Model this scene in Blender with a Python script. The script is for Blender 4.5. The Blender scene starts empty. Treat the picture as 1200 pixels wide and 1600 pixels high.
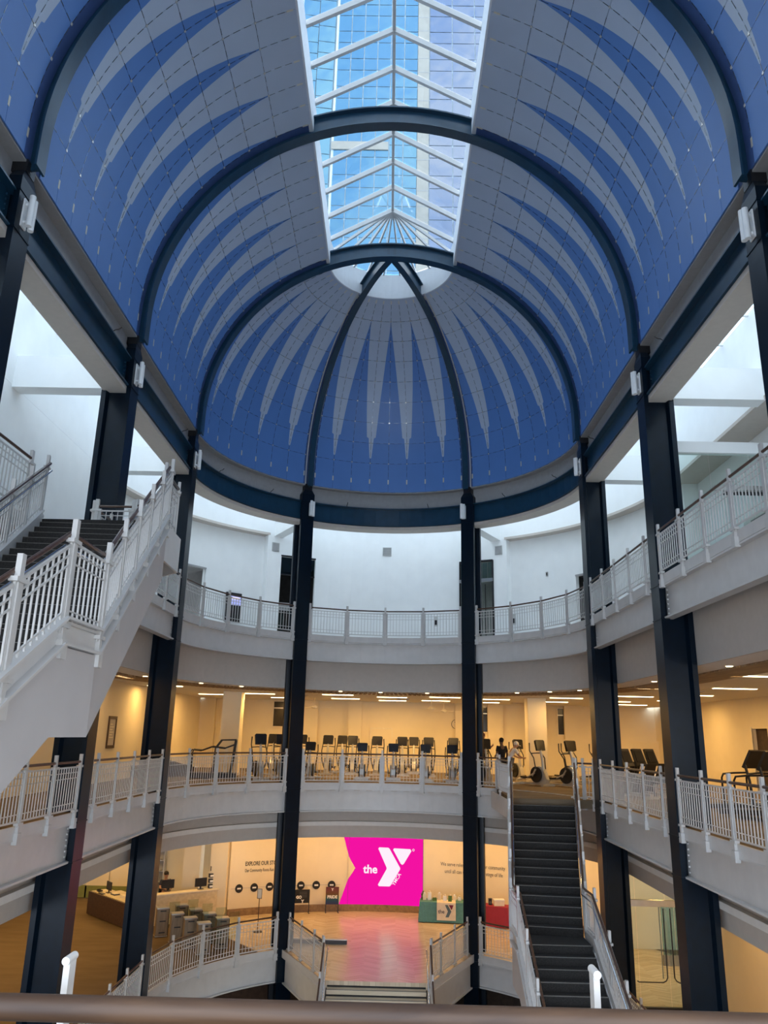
import bpy, bmesh, math, random
from mathutils import Vector, Matrix
random.seed(7)
PI = math.pi
scn = bpy.context.scene
COL = scn.collection

# ---------------------------------------------------------------- camera
CAM = Vector((0.217, 0.0, 7.38))
_p, _r, _y = math.radians(16.19), math.radians(1.30), math.radians(-0.67)
_F = Vector((math.sin(_y)*math.cos(_p), math.cos(_y)*math.cos(_p), math.sin(_p)))
_R = Vector((math.cos(_y), -math.sin(_y), 0))
_U = _R.cross(_F)
_X = _R*math.cos(_r) + _U*math.sin(_r)
_Y = _U*math.cos(_r) - _R*math.sin(_r)
cd = bpy.data.cameras.new('camera')
cd.sensor_fit = 'HORIZONTAL'; cd.sensor_width = 36.0
cd.lens = 36.0*1204.7/1200.0
cd.clip_start = 0.05; cd.clip_end = 500
camo = bpy.data.objects.new('camera', cd); COL.objects.link(camo)
camo.matrix_world = Matrix(((_X.x, _Y.x, -_F.x, CAM.x), (_X.y, _Y.y, -_F.y, CAM.y), (_X.z, _Y.z, -_F.z, CAM.z), (0, 0, 0, 1)))
scn.camera = camo

# ---------------------------------------------------------------- sky
SKY = 5.2
w = bpy.data.worlds.new('sky'); scn.world = w; w.use_nodes = True
nt = w.node_tree; nt.nodes.clear()
tc = nt.nodes.new('ShaderNodeTexCoord')
nz = nt.nodes.new('ShaderNodeTexNoise'); nz.inputs['Scale'].default_value = 4.5; nz.inputs['Detail'].default_value = 7
rp = nt.nodes.new('ShaderNodeValToRGB')
rp.color_ramp.elements[0].position = 0.44; rp.color_ramp.elements[0].color = (0.58, 0.71, 0.90, 1)
rp.color_ramp.elements[1].position = 0.64; rp.color_ramp.elements[1].color = (1.0, 0.985, 0.96, 1)
bg = nt.nodes.new('ShaderNodeBackground'); bg.inputs['Strength'].default_value = SKY
ow = nt.nodes.new('ShaderNodeOutputWorld')
nt.links.new(tc.outputs['Generated'], nz.inputs['Vector'])
nt.links.new(nz.outputs['Fac'], rp.inputs['Fac'])
nt.links.new(rp.outputs['Color'], bg.inputs['Color'])
nt.links.new(bg.outputs['Background'], ow.inputs['Surface'])
vs = scn.view_settings
scn.display_settings.display_device = 'sRGB'
vs.view_transform = 'Standard'; vs.look = 'None'; vs.exposure = 0.0; vs.gamma = 1.0
vs.use_curve_mapping = False
scn.cycles.use_denoising = True
scn.cycles.max_bounces = 10; scn.cycles.diffuse_bounces = 5
scn.cycles.transparent_max_bounces = 16
scn.cycles.sample_clamp_indirect = 6

# ---------------------------------------------------------------- measures
L1, L2, L3 = 0.10, 5.62, 11.15
YC, SP, R0 = 24.60, 6.41, 6.50
ROW = {'C': YC, 'B': YC-SP, 'A': YC-2*SP, 'Z': YC-3*SP, 'Y': YC-4*SP}
RS, RR, ZV = 6.52, 6.35, 17.85      # vault shell radius, rib radius, height of the vault centre
ZG = 18.30                           # roof glass over the wells
HW = 2.26                            # half width of the long rooflight
RD = math.radians

# ---------------------------------------------------------------- helpers
MATS = {}
def principled(name, col, rough=0.5, metal=0.0, var=0.06, scale=6.0, bump=0.0, spec=0.5, emit=None, emit_s=0.0):
    m = bpy.data.materials.new(name); m.use_nodes = True
    t = m.node_tree; b = t.nodes['Principled BSDF']
    b.inputs['Roughness'].default_value = rough; b.inputs['Metallic'].default_value = metal
    b.inputs['Specular IOR Level'].default_value = spec
    g = t.nodes.new('ShaderNodeNewGeometry')
    n = t.nodes.new('ShaderNodeTexNoise'); n.inputs['Scale'].default_value = scale; n.inputs['Detail'].default_value = 3
    t.links.new(g.outputs['Position'], n.inputs['Vector'])
    r = t.nodes.new('ShaderNodeValToRGB')
    lo = [max(0, c*(1-var)) for c in col]; hi = [min(1, c*(1+var)) for c in col]
    r.color_ramp.elements[0].position = 0.3; r.color_ramp.elements[0].color = (*lo, 1)
    r.color_ramp.elements[1].position = 0.7; r.color_ramp.elements[1].color = (*hi, 1)
    t.links.new(n.outputs['Fac'], r.inputs['Fac']); t.links.new(r.outputs['Color'], b.inputs['Base Color'])
    if bump:
        bp = t.nodes.new('ShaderNodeBump'); bp.inputs['Strength'].default_value = bump; bp.inputs['Distance'].default_value = 0.01
        t.links.new(n.outputs['Fac'], bp.inputs['Height']); t.links.new(bp.outputs['Normal'], b.inputs['Normal'])
    if emit:
        b.inputs['Emission Color'].default_value = (*emit, 1); b.inputs['Emission Strength'].default_value = emit_s
    MATS[name] = m
    return m

def link(t, a, b): t.links.new(a, b)

class MB:
    """collects geometry; build() links it as one mesh object"""
    def __init__(s): s.v = []; s.f = []
    def add(s, vs, fs):
        o = len(s.v); s.v += [tuple(p) for p in vs]; s.f += [tuple(i+o for i in q) for q in fs]; return s
    def box(s, x0, x1, y0, y1, z0, z1):
        vs = [(x0,y0,z0),(x1,y0,z0),(x1,y1,z0),(x0,y1,z0),(x0,y0,z1),(x1,y0,z1),(x1,y1,z1),(x0,y1,z1)]
        return s.add(vs, [(3,2,1,0),(4,5,6,7),(0,1,5,4),(1,2,6,5),(2,3,7,6),(3,0,4,7)])
    def cb(s, c, d): return s.box(c[0]-d[0]/2, c[0]+d[0]/2, c[1]-d[1]/2, c[1]+d[1]/2, c[2]-d[2]/2, c[2]+d[2]/2)
    def bar(s, a, b, w, h, up=(0,0,1)):
        """rectangular bar from a to b, w wide, h along up"""
        a = Vector(a); b = Vector(b); d = (b-a).normalized(); u = Vector(up)
        sd = d.cross(u)
        if sd.length < 1e-5: sd = d.cross(Vector((1,0,0)))
        sd.normalize(); u = sd.cross(d).normalized()
        o = []
        for p in (a, b):
            for i, j in ((-1,-1),(1,-1),(1,1),(-1,1)): o.append(p + sd*(i*w/2) + u*(j*h/2))
        return s.add(o, [(3,2,1,0),(4,5,6,7),(0,1,5,4),(1,2,6,5),(2,3,7,6),(3,0,4,7)])
    def tube(s, pts, r, n=10, caps=True, closed=False):
        pts = [Vector(p) for p in pts]; k = len(pts); rings = []
        rr = r if isinstance(r, (list, tuple)) else [r]*k
        prev = None
        for i, p in enumerate(pts):
            if closed: d = pts[(i+1) % k]-pts[i-1]
            else: d = (pts[min(i+1, k-1)]-pts[max(i-1, 0)])
            d.normalize()
            if prev is None:
                a = d.cross(Vector((0,0,1)))
                if a.length < 1e-4: a = d.cross(Vector((1,0,0)))
            else:
                a = prev - d*prev.dot(d)
            a.normalize(); prev = a; b = d.cross(a)
            rings.append([p + (a*math.cos(2*PI*j/n) + b*math.sin(2*PI*j/n))*rr[i] for j in range(n)])
        vs = [q for ring in rings for q in ring]; fs = []
        for i in range(k if closed else k-1):
            i2 = (i+1) % k
            for j in range(n): fs.append((i*n+j, i*n+(j+1) % n, i2*n+(j+1) % n, i2*n+j))
        if caps and not closed:
            fs.append(tuple(range(n-1, -1, -1))); fs.append(tuple((k-1)*n+j for j in range(n)))
        return s.add(vs, fs)
    def strip(s, A, B, z0, z1):
        """solid between two 2D polylines of equal length"""
        n = len(A); vs = []
        for (a, b) in zip(A, B): vs += [(a[0],a[1],z0),(b[0],b[1],z0),(b[0],b[1],z1),(a[0],a[1],z1)]
        fs = [(3,2,1,0), (4*n-4,4*n-3,4*n-2,4*n-1)]
        for i in range(n-1):
            o = 4*i
            for j in range(4): fs.append((o+j, o+(j+1) % 4, o+4+(j+1) % 4, o+4+j))
        return s.add(vs, fs)
    def prism(s, poly, z0, z1):
        n = len(poly); vs = [(p[0],p[1],z0) for p in poly]+[(p[0],p[1],z1) for p in poly]
        fs = [tuple(range(n-1,-1,-1)), tuple(range(n,2*n))]+[(i,(i+1) % n,n+(i+1) % n,n+i) for i in range(n)]
        return s.add(vs, fs)
    def slab(s, poly, off):
        """extrude a 3D polygon by the vector off"""
        n = len(poly); off = Vector(off); vs = [Vector(p) for p in poly]+[Vector(p)+off for p in poly]
        fs = [tuple(range(n-1,-1,-1)), tuple(range(n,2*n))]+[(i,(i+1) % n,n+(i+1) % n,n+i) for i in range(n)]
        return s.add(vs, fs)
    def lathe(s, prof, n=20, c=(0,0,0)):
        k = len(prof); vs = []
        for (r, z) in prof:
            for j in range(n): vs.append((c[0]+r*math.cos(2*PI*j/n), c[1]+r*math.sin(2*PI*j/n), c[2]+z))
        fs = [(i*n+j, i*n+(j+1) % n, (i+1)*n+(j+1) % n, (i+1)*n+j) for i in range(k-1) for j in range(n)]
        fs.append(tuple(range(n-1,-1,-1))); fs.append(tuple((k-1)*n+j for j in range(n)))
        return s.add(vs, fs)
    def ellipsoid(s, c, r, nu=14, nv=9):
        vs = []
        for i in range(nv+1):
            a = -PI/2+PI*i/nv
            for j in range(nu):
                b = 2*PI*j/nu; vs.append((c[0]+r[0]*math.cos(a)*math.cos(b), c[1]+r[1]*math.cos(a)*math.sin(b), c[2]+r[2]*math.sin(a)))
        fs = [(i*nu+j, i*nu+(j+1) % nu, (i+1)*nu+(j+1) % nu, (i+1)*nu+j) for i in range(nv) for j in range(nu)]
        return s.add(vs, fs)
    def mesh(s, name, mat, smooth=False):
        me = bpy.data.meshes.new(name); me.from_pydata(s.v, [], s.f)
        bm = bmesh.new(); bm.from_mesh(me); bmesh.ops.recalc_face_normals(bm, faces=bm.faces); bm.to_mesh(me); bm.free()
        me.materials.append(MATS[mat] if isinstance(mat, str) else mat)
        if smooth:
            me.polygons.foreach_set('use_smooth', [True]*len(me.polygons))
            me.set_sharp_from_angle(angle=RD(40))
        return me
    def build(s, name, mat, parent=None, smooth=False, local=False):
        """world coordinates; under a parent Empty the offset is taken off (local=True: coordinates of the parent)"""
        o = bpy.data.objects.new(name, s.mesh(name, mat, smooth)); COL.objects.link(o)
        if parent is not None:
            o.parent = parent
            if not local: o.location = -wloc(parent)
        return o

def wloc(o):
    l = Vector(o.location)
    while o.parent: o = o.parent; l = l+Vector(o.location)
    return l
def tag(o, label=None, cat=None, group=None, kind=None):
    if label: o['label'] = label
    if cat: o['category'] = cat
    if group: o['group'] = group
    if kind: o['kind'] = kind
    return o
def thing(name, label, cat, loc=(0,0,0), rz=0.0, group=None):
    o = bpy.data.objects.new(name, None); COL.objects.link(o)
    o.location = loc; o.rotation_euler = (0,0,rz); o.empty_display_size = 0.2
    return tag(o, label, cat, group)
def struct(name, mb, mat, label=None, smooth=False):
    o = mb.build(name, mat, None, smooth); o['kind'] = 'structure'
    if label: o['label'] = label
    return o
def sempty(name, loc=(0,0,0), label=None):
    o = bpy.data.objects.new(name, None); COL.objects.link(o); o.location = loc; o['kind'] = 'structure'
    if label: o['label'] = label
    return o
def inst(name, mesh, parent, loc=(0,0,0), rz=0.0, rot=None):
    o = bpy.data.objects.new(name, mesh); COL.objects.link(o); o.parent = parent; o.location = loc
    o.rotation_euler = rot if rot else (0,0,rz)
    return o
def dup(root, loc, rz=0.0, label=None, group=None):
    def cp(o, par):
        c = o.copy(); COL.objects.link(c); c.parent = par
        for ch in KIDS.get(o.name) or list(o.children): cp(ch, c)
        return c
    r = cp(root, None); r.location = loc; r.rotation_euler = (0,0,rz)
    if label: r['label'] = label
    if group: r['group'] = group
    return r
KIDS = {}

def seg(kind, r, a, b, n=None):
    """points of the atrium outline at radius r: kind L / R straight (y a..b), A apse arc (degrees a..b)"""
    if kind == 'L': return [(-r, a), (-r, b)]
    if kind == 'R': return [(r, a), (r, b)]
    n = n or max(2, int(abs(b-a)/4)+1)
    return [(r*math.cos(RD(a+(b-a)*i/(n-1))), YC+r*math.sin(RD(a+(b-a)*i/(n-1)))) for i in range(n)]
# ---------------------------------------------------------------- materials
principled('white_wall', (0.80, 0.81, 0.80), 0.75, var=0.02, scale=2)
principled('warm_wall', (0.79, 0.69, 0.50), 0.8, var=0.02, scale=2)
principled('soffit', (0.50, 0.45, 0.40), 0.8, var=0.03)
principled('ceil_white', (0.72, 0.70, 0.66), 0.85, var=0.03)
principled('girder_white', (0.57, 0.555, 0.535), 0.38, var=0.04, scale=3)
principled('rail_white', (0.54, 0.53, 0.51), 0.35, var=0.03)
principled('blue_steel', (0.0012, 0.0065, 0.0145), 0.30, var=0.2, scale=4, spec=0.24)
principled('rib_blue', (0.009, 0.042, 0.080), 0.28, var=0.15, scale=4)
principled('blue_back', (0.045, 0.09, 0.24), 0.6)
principled('grey_wall', (0.30, 0.30, 0.30), 0.8, var=0.05)
principled('dash_metal', (0.16, 0.17, 0.19), 0.22, metal=0.7, var=0.05)
principled('bolt_metal', (0.75, 0.73, 0.68), 0.25, metal=0.4, var=0.05)
principled('slot_metal', (0.62, 0.58, 0.48), 0.3, metal=0.3, var=0.05)
principled('rafter_grey', (0.46, 0.47, 0.47), 0.45, var=0.03)
principled('curb_white', (0.72, 0.76, 0.80), 0.6, var=0.02)
principled('steel', (0.55, 0.55, 0.54), 0.28, metal=0.9, var=0.05)
principled('chrome', (0.8, 0.8, 0.8), 0.15, metal=1.0, var=0.02)
principled('carpet_dark', (0.022, 0.021, 0.020), 0.95, var=0.4, scale=40)
principled('nosing', (0.20, 0.19, 0.175), 0.8, var=0.2, scale=30)
principled('black_plastic', (0.012, 0.012, 0.014), 0.35, var=0.2)
principled('silver_plastic', (0.60, 0.58, 0.54), 0.3, metal=0.5, var=0.05)
principled('screen_dark', (0.02, 0.022, 0.026), 0.12, var=0.1)
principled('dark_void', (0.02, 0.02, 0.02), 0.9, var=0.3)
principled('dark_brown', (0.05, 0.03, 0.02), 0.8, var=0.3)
principled('brass', (0.65, 0.42, 0.18), 0.3, metal=0.9)
principled('green_paint', (0.20, 0.22, 0.06), 0.7)
principled('lamp_glow', (0.9, 0.9, 0.9), 0.5, emit=(1.0, 0.80, 0.45), emit_s=9.0)
principled('lamp_white', (0.85, 0.87, 0.87), 0.4, var=0.02)
principled('red_cloth', (0.35, 0.03, 0.06), 0.9)
principled('teal_cloth', (0.10, 0.27, 0.27), 0.9, var=0.1, scale=12)
principled('cream', (0.78, 0.70, 0.55), 0.7)
principled('print_grey', (0.10, 0.10, 0.11), 0.8)
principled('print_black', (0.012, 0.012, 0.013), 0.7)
principled('print_white', (0.85, 0.85, 0.85), 0.6)
principled('maroon', (0.20, 0.02, 0.05), 0.8)
principled('slate_blue', (0.10, 0.16, 0.20), 0.8)
principled('skin', (0.42, 0.24, 0.16), 0.6, var=0.05)
principled('skin_dark', (0.13, 0.07, 0.045), 0.6, var=0.05)
principled('hair_dark', (0.012, 0.009, 0.008), 0.8)
principled('hair_red', (0.14, 0.03, 0.02), 0.8)
principled('cloth_black', (0.012, 0.012, 0.014), 0.95)
principled('cloth_navy', (0.015, 0.02, 0.05), 0.9)
principled('cloth_white', (0.75, 0.73, 0.70), 0.9)
principled('cloth_pink', (0.35, 0.06, 0.09), 0.9)
principled('cloth_grey', (0.2, 0.2, 0.22), 0.9)
principled('leaf', (0.08, 0.16, 0.04), 0.7, var=0.3, scale=20)
principled('concrete_tan', (0.30, 0.28, 0.24), 0.8, var=0.08, scale=1.5)
principled('mullion', (0.52, 0.60, 0.64), 0.5, var=0.05)
principled('exit_green', (0.1, 0.2, 0.05), 0.5, emit=(0.3, 0.7, 0.15), emit_s=0.25)

def wood(name, c0, c1, rough, scale, axis=0):
    m = bpy.data.materials.new(name); m.use_nodes = True; t = m.node_tree; b = t.nodes['Principled BSDF']
    g = t.nodes.new('ShaderNodeNewGeometry'); mp = t.nodes.new('ShaderNodeMapping')
    sc = [scale*8, scale*8, scale*8]; sc[axis] = scale
    mp.inputs['Scale'].default_value = sc
    n = t.nodes.new('ShaderNodeTexNoise'); n.inputs['Scale'].default_value = 1.0; n.inputs['Detail'].default_value = 5; n.inputs['Distortion'].default_value = 0.6
    r = t.nodes.new('ShaderNodeValToRGB'); r.color_ramp.elements[0].position = 0.3; r.color_ramp.elements[1].position = 0.72
    r.color_ramp.elements[0].color = (*c0, 1); r.color_ramp.elements[1].color = (*c1, 1)
    link(t, g.outputs['Position'], mp.inputs['Vector']); link(t, mp.outputs['Vector'], n.inputs['Vector'])
    link(t, n.outputs['Fac'], r.inputs['Fac']); link(t, r.outputs['Color'], b.inputs['Base Color'])
    b.inputs['Roughness'].default_value = rough
    MATS[name] = m; return m
wood('rail_wood', (0.045, 0.020, 0.012), (0.10, 0.05, 0.03), 0.35, 3)
wood('fore_wood', (0.030, 0.013, 0.006), (0.095, 0.050, 0.025), 0.55, 2.2)
wood('desk_wood', (0.035, 0.015, 0.008), (0.075, 0.035, 0.018), 0.5, 1.5)
wood('slat_wood', (0.20, 0.12, 0.06), (0.34, 0.22, 0.11), 0.6, 1.0, 1)
wood('stile_wood', (0.16, 0.12, 0.075), (0.28, 0.215, 0.14), 0.45, 1.5, 2)
wood('stone_light', (0.52, 0.44, 0.30), (0.66, 0.57, 0.42), 0.5, 1.2)

def glass(name, tint=(0.9, 0.95, 0.97), refl=0.08):
    m = bpy.data.materials.new(name); m.use_nodes = True; t = m.node_tree; t.nodes.clear()
    o = t.nodes.new('ShaderNodeOutputMaterial'); tr = t.nodes.new('ShaderNodeBsdfTransparent'); gl = t.nodes.new('ShaderNodeBsdfGlossy')
    tr.inputs['Color'].default_value = (*tint, 1); gl.inputs['Roughness'].default_value = 0.03
    lw = t.nodes.new('ShaderNodeLayerWeight'); lw.inputs['Blend'].default_value = 0.15
    mu = t.nodes.new('ShaderNodeMath'); mu.operation = 'MULTIPLY_ADD'; mu.inputs[1].default_value = 0.5; mu.inputs[2].default_value = refl*0.3
    mx = t.nodes.new('ShaderNodeMixShader')
    link(t, lw.outputs['Fresnel'], mu.inputs[0]); link(t, mu.outputs[0], mx.inputs['Fac'])
    link(t, tr.outputs[0], mx.inputs[1]); link(t, gl.outputs[0], mx.inputs[2]); link(t, mx.outputs[0], o.inputs['Surface'])
    MATS[name] = m; return m
glass('glass_roof'); glass('glass_tinted', (0.74, 0.79, 0.82)); glass('glass_clear', (0.86, 0.92, 0.90)); glass('glass_frost', (0.55, 0.70, 0.70))

def mirror_glass(name, col, rough, scale):
    m = bpy.data.materials.new(name); m.use_nodes = True; t = m.node_tree; t.nodes.clear()
    o = t.nodes.new('ShaderNodeOutputMaterial'); gl = t.nodes.new('ShaderNodeBsdfGlossy')
    gl.inputs['Color'].default_value = (*col, 1); gl.inputs['Roughness'].default_value = rough
    g = t.nodes.new('ShaderNodeNewGeometry'); n = t.nodes.new('ShaderNodeTexNoise'); n.inputs['Scale'].default_value = scale; n.inputs['Detail'].default_value = 1
    bp = t.nodes.new('ShaderNodeBump'); bp.inputs['Strength'].default_value = 0.5; bp.inputs['Distance'].default_value = 0.05
    link(t, g.outputs['Position'], n.inputs['Vector']); link(t, n.outputs['Fac'], bp.inputs['Height']); link(t, bp.outputs['Normal'], gl.inputs['Normal'])
    link(t, gl.outputs[0], o.inputs['Surface']); MATS[name] = m; return m
mirror_glass('tower_glass_blue', (0.105, 0.215, 0.305), 0.02, 0.6)
mirror_glass('tower_glass_pale', (0.175, 0.205, 0.275), 0.02, 0.6)

# painted sunburst of the vault: fingers over a bay, from the world position on the shell
def vault_mat(name, dome):
    m = bpy.data.materials.new(name); m.use_nodes = True; t = m.node_tree; b = t.nodes['Principled BSDF']
    def mth(op, a, bb=None, c=None):
        n = t.nodes.new('ShaderNodeMath'); n.operation = op
        for i, x in enumerate((a, bb, c)):
            if x is None: continue
            if isinstance(x, (int, float)): n.inputs[i].default_value = x
            else: link(t, x, n.inputs[i])
        return n.outputs[0]
    g = t.nodes.new('ShaderNodeNewGeometry'); sx = t.nodes.new('ShaderNodeSeparateXYZ'); link(t, g.outputs['Position'], sx.inputs[0])
    X, Y, Z = sx.outputs; dz = mth('SUBTRACT', Z, ZV)
    if dome:
        dy = mth('SUBTRACT', Y, YC)
        rho = mth('SQRT', mth('ADD', mth('MULTIPLY', X, X), mth('MULTIPLY', dy, dy)))
        el = mth('ARCTAN2', dz, rho); az = mth('ARCTAN2', dy, X)
        ph = mth('FRACT', mth('DIVIDE', az, PI/3))                       # 0..1 within a third of the half dome
        mg = 2.2/60.0
    else:
        el = mth('ARCTAN2', dz, mth('ABSOLUTE', X))
        ph = mth('FRACT', mth('ADD', mth('DIVIDE', mth('SUBTRACT', Y, YC), SP), 100.0))
        mg = 0.33/SP
    u = mth('MULTIPLY', mth('DIVIDE', mth('SUBTRACT', ph, mg), 1-2*mg), 4.0)
    d = mth('MULTIPLY', mth('ABSOLUTE', mth('SUBTRACT', mth('FRACT', mth('ADD', u, 8.0)), 0.5)), 2.0)
    deg = mth('MULTIPLY', el, 180/PI/100.0)                              # degrees / 100
    r = t.nodes.new('ShaderNodeValToRGB'); cr = r.color_ramp
    pts = [(0.0, 0.0), (0.079, 0.0), (0.080, 0.05), (0.159, 0.15), (0.160, 0.25), (0.23, 0.33), (0.31, 0.43), (0.39, 0.55), (0.46, 0.67), (0.53, 0.82), (0.583, 0.96), (0.60, 0.97), (0.601, 1.0), (0.9, 1.0)]
    while len(cr.elements) < len(pts): cr.elements.new(0.5)
    for e, (p, v) in zip(cr.elements, pts): e.position = p; e.color = (v, v, v, 1)
    link(t, deg, r.inputs['Fac'])
    mask = mth('LESS_THAN', d, mth('ADD', r.outputs['Color'], 0.0))
    inb = mth('MULTIPLY', mth('GREATER_THAN', u, 0.0), mth('LESS_THAN', u, 4.0))
    mask = mth('MULTIPLY', mask, inb)
    mask = mth('MAXIMUM', mask, mth('GREATER_THAN', deg, 0.601))
    n = t.nodes.new('ShaderNodeTexNoise'); n.inputs['Scale'].default_value = 1.3; link(t, g.outputs['Position'], n.inputs['Vector'])
    mx = t.nodes.new('ShaderNodeMix'); mx.data_type = 'RGBA'
    mx.inputs[6].default_value = (0.088, 0.212, 0.520, 1); mx.inputs[7].default_value = (0.42, 0.50, 0.62, 1)
    link(t, mask, mx.inputs[0])
    hs = t.nodes.new('ShaderNodeHueSaturation'); link(t, mx.outputs[2], hs.inputs['Color'])
    link(t, mth('MULTIPLY_ADD', n.outputs['Fac'], 0.12, 0.94), hs.inputs['Value'])
    link(t, hs.outputs['Color'], b.inputs['Base Color']); b.inputs['Roughness'].default_value = 0.42
    MATS[name] = m
vault_mat('vault_paint', False); vault_mat('dome_paint', True)

def herringbone(name):
    m = bpy.data.materials.new(name); m.use_nodes = True; t = m.node_tree; b = t.nodes['Principled BSDF']
    def mth(op, a, bb=None, c=None):
        n = t.nodes.new('ShaderNodeMath'); n.operation = op
        for i, x in enumerate((a, bb, c)):
            if x is None: continue
            if isinstance(x, (int, float)): n.inputs[i].default_value = x
            else: link(t, x, n.inputs[i])
        return n.outputs[0]
    g = t.nodes.new('ShaderNodeNewGeometry'); sx = t.nodes.new('ShaderNodeSeparateXYZ'); link(t, g.outputs['Position'], sx.inputs[0])
    X, Y, Z = sx.outputs
    W = 0.55                                             # width of a chevron column
    c = mth('DIVIDE', mth('ADD', X, 100.0), W); ci = mth('FLOOR', c)
    tri = mth('ABSOLUTE', mth('SUBTRACT', mth('FRACT', mth('MULTIPLY', c, 0.5)), 0.5))     # 0..0.5
    yy = mth('DIVIDE', mth('ADD', mth('MULTIPLY', tri, W*1.15), Y), 0.105)
    row = mth('FLOOR', yy); edge = mth('FRACT', yy)
    wn = t.nodes.new('ShaderNodeTexWhiteNoise'); wn.noise_dimensions = '2D'
    cx = t.nodes.new('ShaderNodeCombineXYZ'); link(t, row, cx.inputs[0]); link(t, ci, cx.inputs[1]); link(t, cx.outputs[0], wn.inputs['Vector'])
    r = t.nodes.new('ShaderNodeValToRGB'); r.color_ramp.elements[0].color = (0.56, 0.45, 0.31, 1); r.color_ramp.elements[1].color = (0.72, 0.60, 0.44, 1)
    link(t, wn.outputs['Value'], r.inputs['Fac'])
    ln = mth('LESS_THAN', edge, 0.06)
    mx = t.nodes.new('ShaderNodeMix'); mx.data_type = 'RGBA'; link(t, ln, mx.inputs[0]); link(t, r.outputs['Color'], mx.inputs[6]); mx.inputs[7].default_value = (0.46, 0.36, 0.24, 1)
    link(t, mx.outputs[2], b.inputs['Base Color']); b.inputs['Roughness'].default_value = 0.22
    MATS[name] = m
herringbone('herringbone')

def carpet(name, c0, c1):
    m = bpy.data.materials.new(name); m.use_nodes = True; t = m.node_tree; b = t.nodes['Principled BSDF']
    g = t.nodes.new('ShaderNodeNewGeometry'); mp = t.nodes.new('ShaderNodeMapping'); mp.inputs['Scale'].default_value = (0.6, 1.8, 1)
    n = t.nodes.new('ShaderNodeTexNoise'); n.inputs['Scale'].default_value = 1.4; n.inputs['Detail'].default_value = 6
    r = t.nodes.new('ShaderNodeValToRGB'); r.color_ramp.elements[0].position = 0.3; r.color_ramp.elements[1].position = 0.65
    r.color_ramp.elements[0].color = (*c0, 1); r.color_ramp.elements[1].color = (*c1, 1)
    link(t, g.outputs['Position'], mp.inputs['Vector']); link(t, mp.outputs['Vector'], n.inputs['Vector']); link(t, n.outputs['Fac'], r.inputs['Fac'])
    link(t, r.outputs['Color'], b.inputs['Base Color']); b.inputs['Roughness'].default_value = 0.95; b.inputs['Specular IOR Level'].default_value = 0.1
    MATS[name] = m
carpet('carpet_brown', (0.145, 0.105, 0.062), (0.175, 0.128, 0.078)); carpet('carpet_gym', (0.14, 0.105, 0.07), (0.20, 0.155, 0.105))

def emis(name, col, s):
    m = bpy.data.materials.new(name); m.use_nodes = True; t = m.node_tree; t.nodes.clear()
    o = t.nodes.new('ShaderNodeOutputMaterial'); e = t.nodes.new('ShaderNodeEmission'); e.inputs['Color'].default_value = (*col, 1); e.inputs['Strength'].default_value = s
    link(t, e.outputs[0], o.inputs['Surface']); MATS[name] = m
emis('led_pink', (0.90, 0.006, 0.36), 1.0); emis('led_white', (1.0, 0.86, 0.97), 1.0); emis('monitor_glow', (0.35, 0.4, 0.8), 1.2)
def pride():
    m = bpy.data.materials.new('pride_print'); m.use_nodes = True; t = m.node_tree; b = t.nodes['Principled BSDF']
    g = t.nodes.new('ShaderNodeNewGeometry'); sx = t.nodes.new('ShaderNodeSeparateXYZ'); link(t, g.outputs['Position'], sx.inputs[0])
    mr = t.nodes.new('ShaderNodeMapRange'); mr.inputs[1].default_value = 0.42; mr.inputs[2].default_value = 1.1; link(t, sx.outputs[2], mr.inputs[0])
    r = t.nodes.new('ShaderNodeValToRGB'); cr = r.color_ramp
    pts = [(0, (0.03, 0.02, 0.10)), (0.18, (0.01, 0.05, 0.12)), (0.38, (0.01, 0.08, 0.07)), (0.58, (0.13, 0.06, 0.01)), (0.8, (0.14, 0.03, 0.02)), (1, (0.10, 0.02, 0.03))]
    while len(cr.elements) < len(pts): cr.elements.new(0.5)
    for e, (p, c) in zip(cr.elements, pts): e.position = p; e.color = (*c, 1)
    link(t, mr.outputs[0], r.inputs['Fac']); link(t, r.outputs['Color'], b.inputs['Base Color']); b.inputs['Roughness'].default_value = 0.6
    MATS['pride_print'] = m
pride()
# ================================================================ VAULT
def prof(t, r):
    """vault profile: t degrees above the spring line (below 0 it runs straight down)"""
    if t < 0: return (r, ZV + r*RD(t))
    return (r*math.cos(RD(t)), ZV + r*math.sin(RD(t)))
TB = -5.0
TT = math.degrees(math.acos(HW/RS))
EDGES = [TB, 6.1, 13.8, 21.5, 29.2, 36.9, 44.6, 52.3, 60.0, TT]
def frange(a, b, n): return [a+(b-a)*i/(n-1) for i in range(n)]

def back_shell(y0, y1):
    mb = MB(); ts = frange(TB, TT, 26)
    for sd in (1, -1):
        vs = []; fs = []
        for t in ts:
            for r in (RS+0.03, RS+0.10):
                x, z = prof(t, r)
                for y in (y0, y1): vs.append((sd*x, y, z))
        n = len(ts)
        for i in range(n-1):
            o = 4*i
            for a, b in ((0,1),(1,3),(3,2),(2,0)): fs.append((o+a, o+b, o+4+b, o+4+a))
        fs += [(0,1,3,2), (4*n-4,4*n-2,4*n-1,4*n-3)]
        mb.add(vs, fs)
    return mb

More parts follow.
